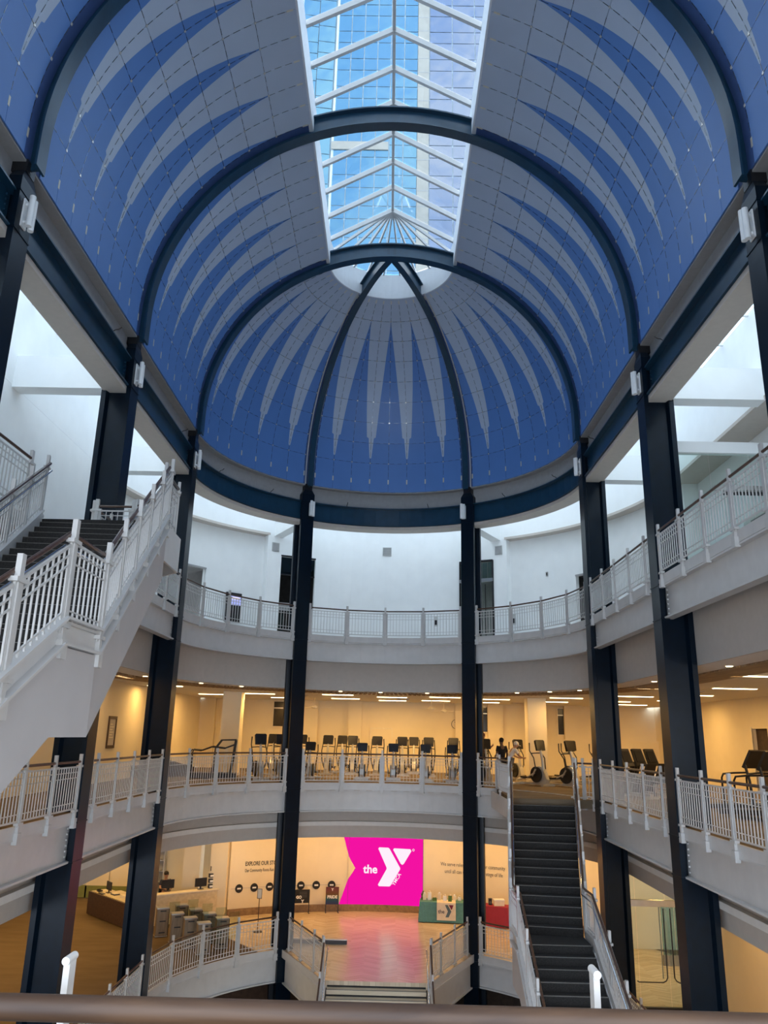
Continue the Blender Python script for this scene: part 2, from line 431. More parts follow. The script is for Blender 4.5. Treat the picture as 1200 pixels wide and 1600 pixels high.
CELLS, MG = 8, 0.33
CW = (SP-2*MG)/CELLS
GAP = 0.006
def barrel_panel(k):
    ts = frange(EDGES[k]+0.06, EDGES[k+1]-0.06, 4 if k else 5); vs = []; fs = []
    for t in ts:
        for r in (RS, RS+0.025):
            x, z = prof(t, r)
            for y in (GAP, CW-GAP): vs.append((x, y, z))
    n = len(ts)
    for i in range(n-1):
        o = 4*i
        for a, b in ((0,1),(1,3),(3,2),(2,0)): fs.append((o+a, o+b, o+4+b, o+4+a))
    fs += [(0,1,3,2), (4*n-4,4*n-2,4*n-1,4*n-3)]
    return MB().add(vs, fs).mesh('vault_panel', 'vault_paint', True)
PANELS = [barrel_panel(k) for k in range(9)]

def plate(mb, c, a, b, nrm, la, lb, th=0.006):
    """small plate at c, spanning la along a and lb along b, proud along nrm"""
    c = Vector(c); a = Vector(a).normalized()*la/2; b = Vector(b).normalized()*lb/2; n = Vector(nrm).normalized()*th
    o = [c-a-b, c+a-b, c+a+b, c-a+b]
    mb.add(o+[p+n for p in o], [(4,5,6,7),(0,1,5,4),(1,2,6,5),(2,3,7,6),(3,0,4,7)])

def barrel_marks(bay, y0):
    dash, bolt, slot = MB(), MB(), MB()
    for sd in (1, -1):
        def P(t, y):
            x, z = prof(t, RS); return Vector((sd*x, y, z))
        def N(t):
            t = max(t, 0); return Vector((-sd*math.cos(RD(t)), 0, -math.sin(RD(t))))
        def T(t):
            t = max(t, 0); return Vector((-sd*math.sin(RD(t)), 0, math.cos(RD(t))))
        for j in range(CELLS+1):
            y = y0+MG+j*CW
            t = 1.0
            while t < TT-3.2:
                plate(dash, P(t+0.9, y), T(t+0.9), (0,1,0), N(t+0.9), 0.19, 0.013); t += 2.56
            plate(slot, P(-1.0, y), T(-1), (0,1,0), N(-1), 0.20, 0.055)
            plate(slot, P(TT-1.9, y), T(TT-1.9), (0,1,0), N(TT), 0.16, 0.05)
            for t in EDGES[1:-1]: plate(bolt, P(t, y), T(t), (0,1,0), N(t), 0.050, 0.050, 0.012)
        for t in EDGES[1:-1]:
            k = int((SP-2*MG)/0.30)
            for q in range(k):
                y = y0+MG+(q+0.5)*(SP-2*MG)/k
                if abs(((y-y0-MG)/CW) % 1.0-0.0) < 0.07: continue
                plate(dash, P(t, y), (0,1,0), T(t), N(t), 0.17, 0.013)
    dash.build('seam_dash', 'dash_metal', bay)['kind'] = 'stuff'
    bolt.build('seam_bolt', 'bolt_metal', bay)['kind'] = 'stuff'
    slot.build('edge_slot', 'slot_metal', bay)['kind'] = 'stuff'

names = {'B': 'deep blue barrel vault bay with pale sunburst fingers next to the half dome',
         'A': 'deep blue barrel vault bay with pale sunburst fingers, second from the half dome',
         'Z': 'deep blue barrel vault bay with pale sunburst fingers, third from the half dome'}
for nm in ('B', 'A', 'Z', 'Y'):
    y0 = ROW[nm]
    bay = struct('ceiling', back_shell(y0, y0+SP), 'blue_back' if nm != 'Y' else 'vault_paint', names.get(nm, 'blue barrel vault bay over the viewing balcony'))
    if nm == 'Y': continue
    for k in range(9):
        for j in range(CELLS):
            inst('panel', PANELS[k], bay, (0, y0+MG+j*CW, 0), 0)
            inst('panel', PANELS[k], bay, (0, y0+MG+(j+1)*CW, 0), PI)
    barrel_marks(bay, y0)

# half dome in three thirds
ELT = math.degrees(math.acos(HW/RS))
DMG = 2.2; DC = (60-2*DMG)/CELLS
def dome_panel(k):
    ts = frange(EDGES[k]+0.06, EDGES[k+1]-0.06, 4); az = frange(0.05, DC-0.05, 4); vs = []; fs = []
    for r in (RS, RS+0.025):
        for t in ts:
            x, z = prof(t, r)
            for a in az: vs.append((x*math.cos(RD(a)), x*math.sin(RD(a)), z))
    n, m = len(ts), len(az); o2 = n*m
    for i in range(n-1):
        for j in range(m-1):
            q = (i*m+j, i*m+j+1, (i+1)*m+j+1, (i+1)*m+j); fs += [q, tuple(o2+x for x in reversed(q))]
    bd = [i*m for i in range(n)]+[(n-1)*m+j for j in range(1, m)]+[i*m+m-1 for i in range(n-2, -1, -1)]+[j for j in range(m-2, 0, -1)]
    for a, b in zip(bd, bd[1:]+bd[:1]): fs.append((a, b, o2+b, o2+a))
    return MB().add(vs, fs).mesh('dome_panel', 'dome_paint', True)
DPAN = [dome_panel(k) for k in range(9)]
for s3, lab in ((0, 'right third of the deep blue half dome with pale finger rays'), (1, 'middle third of the deep blue half dome between its two ribs'), (2, 'left third of the deep blue half dome with pale finger rays')):
    mb = MB(); ts = frange(TB, ELT, 20); az = frange(60*s3, 60*s3+60, 17); vs = []; fs = []
    for r in (RS+0.03, RS+0.10):
        for t in ts:
            x, z = prof(t, r)
            for a in az: vs.append((x*math.cos(RD(a)), YC+x*math.sin(RD(a)), z))
    n, m = len(ts), len(az); o2 = n*m
    for i in range(n-1):
        for j in range(m-1):
            q = (i*m+j, i*m+j+1, (i+1)*m+j+1, (i+1)*m+j); fs += [q, tuple(o2+x for x in reversed(q))]
    for j in range(m-1):
        fs += [(j, j+1, o2+j+1, o2+j), ((n-1)*m+j, (n-1)*m+j+1, o2+(n-1)*m+j+1, o2+(n-1)*m+j)]
    bay = struct('ceiling', mb.add(vs, fs), 'blue_back', lab)
    for k in range(9):
        for j in range(CELLS): inst('panel', DPAN[k], bay, (0, YC, 0), RD(60*s3+DMG+j*DC))
    dash, bolt, slot = MB(), MB(), MB()
    def DP(t, a):
        x, z = prof(t, RS); return Vector((x*math.cos(RD(a)), YC+x*math.sin(RD(a)), z))
    def DN(t, a):
        t = max(t, 0); return Vector((-math.cos(RD(t))*math.cos(RD(a)), -math.cos(RD(t))*math.sin(RD(a)), -math.sin(RD(t))))
    def DT(t, a):
        t = max(t, 0); return Vector((-math.sin(RD(t))*math.cos(RD(a)), -math.sin(RD(t))*math.sin(RD(a)), math.cos(RD(t))))
    for j in range(CELLS+1):
        a = 60*s3+DMG+j*DC; tv = Vector((-math.sin(RD(a)), math.cos(RD(a)), 0)); t = 1.0
        while t < ELT-3.2:
            plate(dash, DP(t+0.9, a), DT(t+0.9, a), tv, DN(t+0.9, a), 0.19, 0.013); t += 2.56
        plate(slot, DP(-1.0, a), DT(-1, a), tv, DN(-1, a), 0.20, 0.055)
        plate(slot, DP(ELT-1.9, a), DT(ELT, a), tv, DN(ELT, a), 0.16, 0.045)
        for t in EDGES[1:-1]: plate(bolt, DP(t, a), DT(t, a), tv, DN(t, a), 0.048, 0.048, 0.012)
    for t in EDGES[1:-1]:
        ln = RS*math.cos(RD(t))*RD(60-2*DMG); k = max(8, int(ln/0.30))
        for q in range(k):
            a = 60*s3+DMG+(q+0.5)*(60-2*DMG)/k; tv = Vector((-math.sin(RD(a)), math.cos(RD(a)), 0))
            plate(dash, DP(t, a), tv, DT(t, a), DN(t, a), 0.17, 0.013)
    dash.build('seam_dash', 'dash_metal', bay)['kind'] = 'stuff'
    bolt.build('seam_bolt', 'bolt_metal', bay)['kind'] = 'stuff'
    slot.build('edge_slot', 'slot_metal', bay)['kind'] = 'stuff'

# ---------------------------------------------------------------- steel arch ribs
def arch_sweep(c, e, p, t0, t1, r0, r1, hw, n=49):
    """bar swept along an arc: between radii r0..r1, half width hw, in the plane of e (horizontal) and z"""
    mb = MB(); c = Vector(c); e = Vector(e); p = Vector(p); vs = []; fs = []
    def pt(t, r, w_):
        if t < 0: q = c+e*r+Vector((0,0,r*RD(t)))
        elif t > 180: q = c-e*r+Vector((0,0,-r*RD(t-180)))
        else: q = c+e*(r*math.cos(RD(t)))+Vector((0,0,r*math.sin(RD(t))))
        return q+p*w_
    for t in frange(t0, t1, n):
        vs += [pt(t,r0,-hw), pt(t,r0,hw), pt(t,r1,hw), pt(t,r1,-hw)]
    for i in range(n-1):
        for j in range(4): fs.append((4*i+j, 4*i+(j+1) % 4, 4*i+4+(j+1) % 4, 4*i+4+j))
    fs += [(0,1,2,3), (4*n-1,4*n-2,4*n-3,4*n-4)]
    return mb.add(vs, fs)
def rib(c, e, p, t0, t1, label, n, hw=0.17):
    t = thing('arch_rib', label, 'arch', c, group=None)
    arch_sweep(c, e, p, t0, t1, RR, RR+0.045, hw, n).build('bottom_flange', 'rib_blue', t, True)
    arch_sweep(c, e, p, t0, t1, RR+0.045, RR+0.53, 0.03, n).build('web', 'rib_blue', t, True)
    arch_sweep(c, e, p, t0, t1, RR+0.53, RR+0.575, hw, n).build('top_flange', 'rib_blue', t, True)
    return t
rib((0,ROW['C'],ZV), (1,0,0), (0,1,0), -6, 186, 'dark blue steel arch rib at the mouth of the half dome', 61)
rib((0,ROW['B'],ZV), (1,0,0), (0,1,0), -6, 186, 'dark blue steel arch rib, second from the half dome', 61)
rib((0,ROW['A'],ZV), (1,0,0), (0,1,0), -6, 186, 'dark blue steel arch rib, third from the half dome', 61)
rib((0,ROW['Z'],ZV), (1,0,0), (0,1,0), -6, 186, 'dark blue steel arch rib, fourth from the half dome', 61)
for a, lab in ((60, 'dark blue curved rib on the right of the middle dome third, rising to the rooflight'), (120, 'dark blue curved rib on the left of the middle dome third, rising to the rooflight')):
    e = (math.cos(RD(a)), math.sin(RD(a)), 0); p = (-math.sin(RD(a)), math.cos(RD(a)), 0)
    rb = rib((0,YC,ZV), e, p, -6, 88.5, lab, 33, 0.12)
    for s_ in (-1, 1):      # pale closure strips along the rib
        arch_sweep(Vector((0,YC,ZV))+Vector(p)*(s_*0.165), e, p, TB, ELT, RS-0.03, RS+0.03, 0.018, 30).build('edge_strip', 'girder_white', rb, True)
b = MB()
for dx in (-0.14, -0.09, 0.09, 0.14):
    for dz in (0.12, 0.20, 0.28, 0.36, 0.44):
        b.cb((dx, YC-0.035, ZV+RR+dz), (0.022, 0.012, 0.022))
b.build('bolt', 'black_plastic', bpy.data.objects['arch_rib'])['kind'] = 'stuff'


# ---------------------------------------------------------------- rooflight over the crown
ZE, ZR = 25.0, 26.3                      # eaves and ridge
zc0 = ZV+math.sqrt(RS*RS-HW*HW)
cb_ = MB()
cb_.box(-HW-0.12, -HW, ROW['Y'], YC, zc0-0.02, ZE); cb_.box(HW, HW+0.12, ROW['Y'], YC, zc0-0.02, ZE)
cb_.strip(seg('A', HW, 0, 180, 31), seg('A', HW+0.12, 0, 180, 31), zc0-0.02, ZE)
sky = sempty('window_1', (0,YC,ZE), 'gabled glass rooflight along the crown of the vault, rounded at the far end')
cb_.build('curb', 'curb_white', sky)
rd = MB(); rd.bar((0,ROW['Y'],ZR), (0,YC,ZR), 0.09, 0.16); rd.build('ridge_beam', 'rafter_grey', sky)
ny = int(round((YC-ROW['Y'])/1.282))
raft = MB().bar((HW+0.04,0,ZE), (0,0,ZR), 0.10, 0.16).mesh('rafter', 'rafter_grey')
pane = MB().add([(HW+0.05,0.06,ZE+0.07),(HW+0.05,1.222,ZE+0.07),(0.04,1.222,ZR+0.09),(0.04,0.06,ZR+0.09),(HW+0.05,0.06,ZE+0.08),(HW+0.05,1.222,ZE+0.08),(0.04,1.222,ZR+0.10),(0.04,0.06,ZR+0.10)], [(0,1,2,3),(7,6,5,4),(0,4,5,1),(2,6,7,3),(1,5,6,2),(3,7,4,0)]).mesh('pane', 'glass_tinted')
for i in range(ny+1):
    y = YC-i*1.282
    inst('rafter', raft, sky, (0, y-YC, -ZE), 0); inst('rafter', raft, sky, (0, y-YC, -ZE), PI)
    if i < ny:
        inst('pane', pane, sky, (0, y-1.282-YC, -ZE), 0); inst('pane', pane, sky, (0, y-YC, -ZE), PI)
NF = 11
for i in range(1, NF):
    a = PI*i/NF
    MB().bar((0,YC,ZR), ((HW+0.04)*math.cos(a), YC+(HW+0.04)*math.sin(a), ZE), 0.055, 0.11).build('fan_bar', 'rafter_grey', sky)
for i in range(NF):
    a0, a1 = PI*i/NF, PI*(i+1)/NF
    MB().slab([(0,YC+0.02,ZR+0.08), ((HW+0.05)*math.cos(a0), YC+(HW+0.05)*math.sin(a0), ZE+0.07), ((HW+0.05)*math.cos(a1), YC+(HW+0.05)*math.sin(a1), ZE+0.07)], (0,0,0.01)).build('fan_pane', 'glass_tinted', sky)
# close the vault behind the viewer
eb = MB(); pts = [(-9.6,L3)]+[(-9.6,ZG),(-6.6,ZG)]+[(RS*math.cos(RD(t)), ZV+RS*math.sin(RD(t))) for t in range(176, 0, -8)]+[(6.6,ZG),(10.4,ZG),(10.4,L3)]
eb.slab([(x, ROW['Y'], z) for x, z in pts], (0,-0.2,0)); struct('wall_front', eb, 'white_wall', 'white end wall of the vault behind the viewing balcony')
eb2 = MB().slab([(-HW-0.1,ROW['Y'],zc0-0.3),(HW+0.1,ROW['Y'],zc0-0.3),(HW+0.1,ROW['Y'],ZE),(0,ROW['Y'],ZR),(-HW-0.1,ROW['Y'],ZE)], (0,-0.15,0)); struct('wall_front', eb2, 'white_wall')

# ================================================================ COLUMNS
prof_c = [(0,-0.275),(0,0.275),(0.11,0.275),(0.15,0.13),(0.58,0.13),(0.62,0.275),(0.74,0.275),(0.74,-0.275),(0.62,-0.275),(0.58,-0.13),(0.15,-0.13),(0.11,-0.275)]
shaft_m = MB().prism(prof_c, -4.3, 16.58).mesh('shaft', 'blue_steel')
band_m = MB().prism([(-0.015,-0.29),(-0.015,0.29),(0.20,0.29),(0.20,-0.29)], -0.015, 0.015).mesh('band', 'blue_steel')
cp = MB(); lo = [(-0.0,-0.275),(0.0,0.275),(0.24,0.275),(0.24,-0.275)]; hi = [(0.03,-0.17),(0.03,0.17),(0.22,0.17),(0.22,-0.17)]
cp.add([(x,y,16.58) for x,y in lo]+[(x,y,16.86) for x,y in lo]+[(x,y,17.04) for x,y in hi], [(3,2,1,0)]+[(i,(i+1) % 4,4+(i+1) % 4,4+i) for i in range(4)]+[(4+i,4+(i+1) % 4,8+(i+1) % 4,8+i) for i in range(4)]+[(8,9,10,11)])
cap_m = cp.mesh('cap', 'blue_steel')
bear_m = MB().box(0.02, 0.42, -0.16, 0.16, 17.04, 17.30).mesh('bearing', 'black_plastic')
def column(x, y, az, label):
    c = thing('steel_column', label, 'column', (x,y,-4.3), RD(az))
    inst('shaft', shaft_m, c, (0,0,4.3)); inst('cap', cap_m, c, (0,0,4.3)); inst('bearing', bear_m, c, (0,0,4.3))
    for z in (0.08-0.18, -0.90, 5.43, 4.62, 10.93, 10.14, 15.80, 16.58): inst('band', band_m, c, (0,0,z+4.3))
    return c
for nm, tx in (('C', 'at the left mouth of the half dome'), ('B', 'rising through the left staircase side, one bay before the half dome'), ('A', 'beside the left upper landing, two bays before the half dome')):
    column(-R0, ROW[nm], 180, 'dark navy steel column '+tx)
for nm, tx in (('C', 'right of the dark carpeted stairs at the mouth of the half dome'), ('B', 'by the glass doors, one bay before the half dome on the right'), ('A', 'on the right side, two bays before the half dome')):
    column(R0, ROW[nm], 0, 'dark navy steel column '+tx)
column(R0*math.cos(RD(120)), YC+R0*math.sin(RD(120)), 120, 'dark navy steel column in the apse, left of the pink screen')
column(R0*math.cos(RD(60)), YC+R0*math.sin(RD(60)), 60, 'dark navy steel column in the apse, right of the pink screen')

# twin-tube lights hung on the columns
tube_m = MB().tube([(0,0,-0.31),(0,0,0.31)], 0.055, 12).mesh('tube', 'lamp_white', True)
back_m = MB().box(-0.09, 0.09, 0.0, 0.03, -0.28, 0.28).box(-0.05,0.05,0.02,0.10,0.16,0.20).box(-0.05,0.05,0.02,0.10,-0.20,-0.16).mesh('bracket', 'lamp_white')
COLN = {}
def col_light(p, n, lab):
    """p on the column face, n pointing into the atrium"""
    t = thing('column_light', lab, 'light', p, math.atan2(n[1], n[0])-PI/2, 'white tube lights on the columns')
    inst('bracket', back_m, t); inst('tube', tube_m, t, (-0.055, 0.13, 0)); inst('tube', tube_m, t, (0.05, 0.14, 0.03))
LB_ = ''
for nm in 'CBA':
    w_ = {'C': 'at the mouth of the half dome', 'B': 'one bay before the half dome', 'A': 'two bays before the half dome'}[nm]
    col_light((-R0+0.001, ROW[nm]-0.02, 16.22), (1,0), 'white twin tube light on the left navy column '+w_); col_light((R0-0.001, ROW[nm]-0.02, 16.22), (-1,0), 'white twin tube light on the right navy column '+w_)
for a, s_ in ((120, -1), (60, 1)):
    e = Vector((math.cos(RD(a)), math.sin(RD(a)))); p = Vector((-e.y, e.x)); q = Vector((0,YC))+e*(R0-0.001)+p*(0.14*s_)
    col_light((q.x, q.y, 16.22), (-e.x, -e.y), 'white twin tube light on the apse column %s of the vent' % ('left' if a == 120 else 'right'))

# ================================================================ GIRDERS, FASCIAS, SLABS BY BAY
SEGS = [('L', ROW['Z'], ROW['A']), ('L', ROW['A'], ROW['B']), ('L', ROW['B'], ROW['C']),
        ('A', 180, 120), ('A', 120, 60), ('A', 60, 0),
        ('R', ROW['C'], ROW['B']), ('R', ROW['B'], ROW['A']), ('R', ROW['A'], ROW['Z'])]
SEGN = ['left side three bays before the half dome', 'left side two bays before the half dome', 'left side next to the half dome', 'left part of the apse', 'middle of the apse', 'right part of the apse', 'right side next to the half dome', 'right side two bays before the half dome', 'right side three bays before the half dome']
def trimseg(sg, d=0.0):
    k, a, b = sg
    s_ = 1 if b > a else -1
    if k == 'A': return (k, a+s_*math.degrees(d/6.6), b-s_*math.degrees(d/6.6))
    return (k, a+s_*d, b-s_*d)
def strips(mb, sg, r0, r1, z0, z1):
    k, a, b = sg; mb.strip(seg(k, r0, a, b), seg(k, r1, a, b), z0, z1); return mb
def mid(sg, r):
    k, a, b = sg; return seg(k, r, (a+b)/2, (a+b)/2, 2)[0]
def girder(sg, name, label, mat, z0, z1, rw, f=0.17, col='girder'):
    g = trimseg(sg, 0.14); m = mid(sg, rw)
    t = thing(name, label, col, (m[0], m[1], z0))
    strips(MB(), g, rw, rw+0.05, z0+0.04, z1-0.04).build('web', mat, t)
    strips(MB(), g, rw-f, rw+f, z0, z0+0.04).build('bottom_flange', mat, t)
    strips(MB(), g, rw-f, rw+f, z1-0.04, z1).build('top_flange', mat, t)
    if sg[0] != 'A':      # bolted end plates
        bb = MB()
        for e in (g[1], g[2]):
            s_ = 1 if e == min(g[1], g[2]) else -1; x = rw-0.012
            for i in range(6): bb.cb(((-1 if sg[0] == 'L' else 1)*x, e+s_*0.12, z0+0.12+i*(z1-z0-0.24)/5), (0.03, 0.035, 0.035))
        bb.build('end_bolt', mat, t)['kind'] = 'stuff'
    return t
for sg, sn in zip(SEGS, SEGN):
    girder(sg, 'ring_girder', 'dark blue ring girder under the blue vault, '+sn, 'rib_blue', 15.80, 16.58, 6.74, 0.17)
    girder(sg, 'balcony_girder', 'white steel girder of the top balcony, '+sn, 'girder_white', L3-1.01, L3-0.22, 6.70, 0.12)
    girder(sg, 'balcony_girder', 'white steel girder of the gym balcony, '+sn, 'girder_white', L2-1.01, L2-0.20, 6.70, 0.12)
    if sg[0] != 'A' or sg[1] != 120:
        girder(sg, 'balcony_girder', 'white steel girder of the lobby floor edge, '+sn, 'girder_white', L1-1.01, L1-0.20, 6.70, 0.12)
# continuous rings: grey upstand, soffits, bulkheads, slab edges
def ring_pts(r, y0=ROW['Y'], arc=True):
    return [(-r, y0), (-r, YC)]+seg('A', r, 180, 0, 46)[1:-1]+[(r, YC), (r, y0)]
def outer_pts(xl, xr, yb, y0=ROW['Y']):
    """outer rectangle matched point by point to ring_pts"""
    o = [(xl, y0), (xl, YC)]
    for a in frange(180, 0, 46)[1:-1]:
        c, s_ = math.cos(RD(a)), math.sin(RD(a)); k = 1e9
        if c < -1e-6: k = min(k, xl/c)
        if c > 1e-6: k = min(k, xr/c)
        if s_ > 1e-6: k = min(k, (yb-YC)/s_)
        o.append((c*k, YC+s_*k))
    return o+[(xr, YC), (xr, y0)]
def rstrip(r0, r1, z0, z1, y0=ROW['Y']): return MB().strip(ring_pts(r0, y0), ring_pts(r1, y0), z0, z1)
struct('trim_1', rstrip(6.80, 6.84, 16.56, 17.26), 'grey_wall', 'grey upstand between the ring girder and the vault')
struct('trim_1', rstrip(RS+0.03, 6.86, 17.24, 17.30), 'grey_wall')
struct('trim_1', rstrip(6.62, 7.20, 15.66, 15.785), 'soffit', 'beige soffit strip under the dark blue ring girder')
struct('trim_1', rstrip(7.14, 7.20, 15.785, ZG), 'white_wall')
# small black hooks on the ledge over the ring girder
hk = MB().tube([(0,0,0),(0.05,0,0.04),(0.13,0,0.05),(0.2,0,0.11)], 0.012, 6).mesh('hook', 'black_plastic')
for nm in ('C', 'B', 'A'):
    for sd in (-1, 1):
        o = bpy.data.objects.new('ledge_hook', hk); COL.objects.link(o); o.location = (sd*6.6, ROW[nm]-1.6, 16.60); o.rotation_euler = (0,0,PI if sd > 0 else 0)
        tag(o, 'small black wire hook on the ledge over the straight ring girder', 'hook', 'hooks on the straight ring girder ledge')
for a in (75, 105, 45, 135, 20, 160):
    o = bpy.data.objects.new('ledge_hook', hk); COL.objects.link(o); o.location = (6.6*math.cos(RD(a)), YC+6.6*math.sin(RD(a)), 16.60); o.rotation_euler = (0,0,RD(a)+PI)
    tag(o, 'small black wire hook on the ledge over the ring girder', 'hook', 'hooks on the ring girder ledge')

# rooflight wells over the top balcony
RW = 9.5
for nm in 'CBAZ':
    for sd in (-1, 1):
        struct('trim_2', MB().box(min(sd*7.2, sd*(RW+0.02)), max(sd*7.2, sd*(RW+0.02)), ROW[nm]-0.35, ROW[nm]+0.10, 15.68, 16.55), 'white_wall', 'white cross beam between the rooflight wells')
for a in (60, 120):
    e = Vector((math.cos(RD(a)), math.sin(RD(a)))); p = Vector((-e.y, e.x)); c = Vector((0,YC))
    q = [c+e*7.2+p*0.22, c+e*(RW+0.02)+p*0.22, c+e*(RW+0.02)-p*0.22, c+e*7.2-p*0.22]
    struct('trim_2', MB().prism([(v.x, v.y) for v in q], 15.68, 16.55), 'white_wall', 'white radial beam between the rooflight wells')
# outer walls of the wells and roof glass
struct('wall_upper', MB().strip(ring_pts(RW), ring_pts(RW+0.12), 15.74, ZG), 'white_wall', 'white upper wall of the rooflight wells')
gl = sempty('window_2', (0,YC,ZG), 'roof glass over the wells around the vault')
MB().strip(ring_pts(7.14), ring_pts(RW+0.1), ZG+0.02, ZG+0.04).build('roof_glass', 'glass_roof', gl)
bars = MB()
y = ROW['Y']
while y < YC:
    for sd in (-1, 1): bars.box(min(sd*7.14, sd*9.6), max(sd*7.14, sd*9.6), y-0.04, y+0.04, ZG-0.08, ZG+0.02)
    y += 1.6
for a in range(0, 181, 12):
    e = Vector((math.cos(RD(a)), math.sin(RD(a)), 0)); bars.bar(Vector((0,YC,ZG-0.03))+e*7.14, Vector((0,YC,ZG-0.03))+e*9.6, 0.08, 0.1)
bars.build('glazing_bar', 'white_wall', gl)['kind'] = 'stuff'
# ================================================================ TOP LEVEL
XL, XR = -9.50, 10.4
def arcwall(mb, r, a0, a1, z0, z1, openings=(), th=0.2, step=3.0):
    """openings: (a_lo, a_hi, z_bottom, z_top)"""
    br = {a0, a1}; a = a0
    while a < a1: br.add(round(a, 3)); a += step
    for o in openings: br.add(o[0]); br.add(o[1])
    br = sorted(x for x in br if a0 <= x <= a1)
    for p, q in zip(br, br[1:]):
        if q-p < 1e-3: continue
        m = (p+q)/2; op = [o for o in openings if o[0] <= m <= o[1]]
        A = seg('A', r, p, q, 2); B = seg('A', r+th, p, q, 2)
        if not op: mb.strip(A, B, z0, z1)
        else:
            o = op[0]
            if o[2] > z0+0.01: mb.strip(A, B, z0, o[2])
            if o[3] < z1-0.01: mb.strip(A, B, o[3], z1)
    return mb
struct('wall_back', arcwall(MB(), 9.5, 57.5, 122.5, L3, 15.742, [(109.5,119,L3,14.85),(61,70,L3,14.85)]), 'white_wall', 'white curved back wall of the top level in the middle of the apse')
struct('wall_back', arcwall(MB(), 9.9, 122.5, 180, L3, 15.742, [(138.6,147,L3,13.85)]), 'white_wall', 'white curved wall of the top level left of the apse')
struct('wall_back', arcwall(MB(), 9.9, 0, 57.5, L3, 15.742, [(31,39,L3,13.8)]), 'white_wall', 'white curved wall of the top level right of the apse')
struct('trim_3', MB().strip(seg('A',9.48,180,122.5,20), seg('A',10.1,180,122.5,20), 15.70, 15.80), 'soffit')
struct('trim_3', MB().strip(seg('A',9.48,57.5,0,20), seg('A',10.1,57.5,0,20), 15.70, 15.80), 'soffit')
for a in (57.5, 122.5):
    e = Vector((math.cos(RD(a)), math.sin(RD(a)))); c = Vector((0,YC)); p = Vector((-e.y, e.x))
    q = [c+e*9.5-p*.08, c+e*10.1-p*.08, c+e*10.1+p*.08, c+e*9.5+p*.08]
    struct('trim_3', MB().prism([(v.x,v.y) for v in q], L3, 15.72), 'white_wall', 'white pilaster edge where the wall steps back')
struct('wall_left', MB().box(XL-0.2, XL, ROW['Y'], YC, L3, 15.735).box(XL-0.8, XL, YC, YC+0.12, L3, 15.735), 'white_wall', 'tall white wall of the top level behind the left staircase')
wr = MB().box(9.9, XR+0.2, YC-0.02, YC+0.12, L3, 15.75)
ops = [(8.6, 12.6, 13.1, 14.7), (15.6, 17.4, 13.1, 14.9), (20.3, 21.6, L3, 13.6)]
ys = sorted({ROW['Y'], YC, *[v for o in ops for v in o[:2]]})
for p, q in zip(ys, ys[1:]):
    op = [o for o in ops if o[0] <= (p+q)/2 <= o[1]]
    if not op: wr.box(XR, XR+0.2, p, q, L3, 15.75)
    else:
        if op[0][2] > L3: wr.box(XR, XR+0.2, p, q, L3, op[0][2])
        wr.box(XR, XR+0.2, p, q, op[0][3], 15.75)
struct('wall_right', wr, 'white_wall', 'white wall of the top level on the right side')
struct('trim_3', MB().box(RW-0.02, XR+0.2, ROW['Y'], YC, 15.70, 15.80), 'soffit', 'grey soffit beside the right rooflight wells')
# dark rooms behind the openings
def arcroom(a0, a1, r0, r1, z0, z1, mat='dark_void'):
    mb = MB(); A = seg('A', r0, a0, a1, 4); B = seg('A', r1, a0, a1, 4)
    mb.strip(seg('A', r1, a0, a1, 4), seg('A', r1+0.1, a0, a1, 4), z0, z1)
    mb.strip(A, B, z1, z1+0.08); mb.strip([A[0],B[0]], [(A[0][0]+.02,A[0][1]+.02),(B[0][0]+.02,B[0][1]+.02)], z0, z1); mb.strip([A[-1],B[-1]], [(A[-1][0]+.02,A[-1][1]+.02),(B[-1][0]+.02,B[-1][1]+.02)], z0, z1)
    return mb
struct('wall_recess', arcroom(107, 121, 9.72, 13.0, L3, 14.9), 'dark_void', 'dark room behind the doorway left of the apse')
struct('wall_recess', arcroom(137, 149, 10.12, 13.0, L3, 13.9), 'grey_wall', 'dim room behind the left doorway')
struct('wall_recess', arcroom(59, 72, 9.72, 13.5, L3, 14.9), 'grey_wall', 'dim room behind the glazed entrance')
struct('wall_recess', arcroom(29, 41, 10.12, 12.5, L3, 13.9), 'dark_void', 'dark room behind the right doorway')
for (a, b2, z0, z1) in ops:
    mb = MB().box(XR+1.4, XR+1.5, a-0.1, b2+0.1, z0-0.1, z1+0.1).box(XR+0.2, XR+1.4, a-0.1, b2+0.1, z1, z1+0.1).box(XR+0.2,XR+1.4,a-0.1,a,z0,z1).box(XR+0.2,XR+1.4,b2,b2+0.1,z0,z1)
    struct('wall_recess', mb, 'grey_wall')
# doors and glazing in those openings
def arc_at(r, a): return Vector((r*math.cos(RD(a)), YC+r*math.sin(RD(a)), 0))
d1 = sempty('door_1', arc_at(9.55, 114.2)+Vector((0,0,L3)), 'dark doorway with frosted glass transom left of the apse')
MB().bar(arc_at(9.6,109.6)+Vector((0,0,14.45)), arc_at(9.6,118.9)+Vector((0,0,14.45)), 0.02, 0.74).build('transom', 'glass_frost', d1)
MB().bar(arc_at(9.6,109.5)+Vector((0,0,14.06)), arc_at(9.6,119)+Vector((0,0,14.06)), 0.06, 0.05).build('transom_bar', 'black_plastic', d1)
MB().bar(arc_at(9.55,109.4)+Vector((0,0,14.87)), arc_at(9.55,119.1)+Vector((0,0,14.87)), 0.1, 0.06).build('head_frame', 'black_plastic', d1)
MB().bar(arc_at(9.8,117.0)+Vector((0,0,11.9)), arc_at(9.8,119)+Vector((0,0,11.9)), 0.04, 0.95).build('glass_panel', 'glass_frost', d1)
MB().bar(arc_at(9.9,110)+Vector((0,0,12.7)), arc_at(9.9,118)+Vector((0,0,12.7)), 0.04, 0.35).build('rail_panel', 'grey_wall', d1)
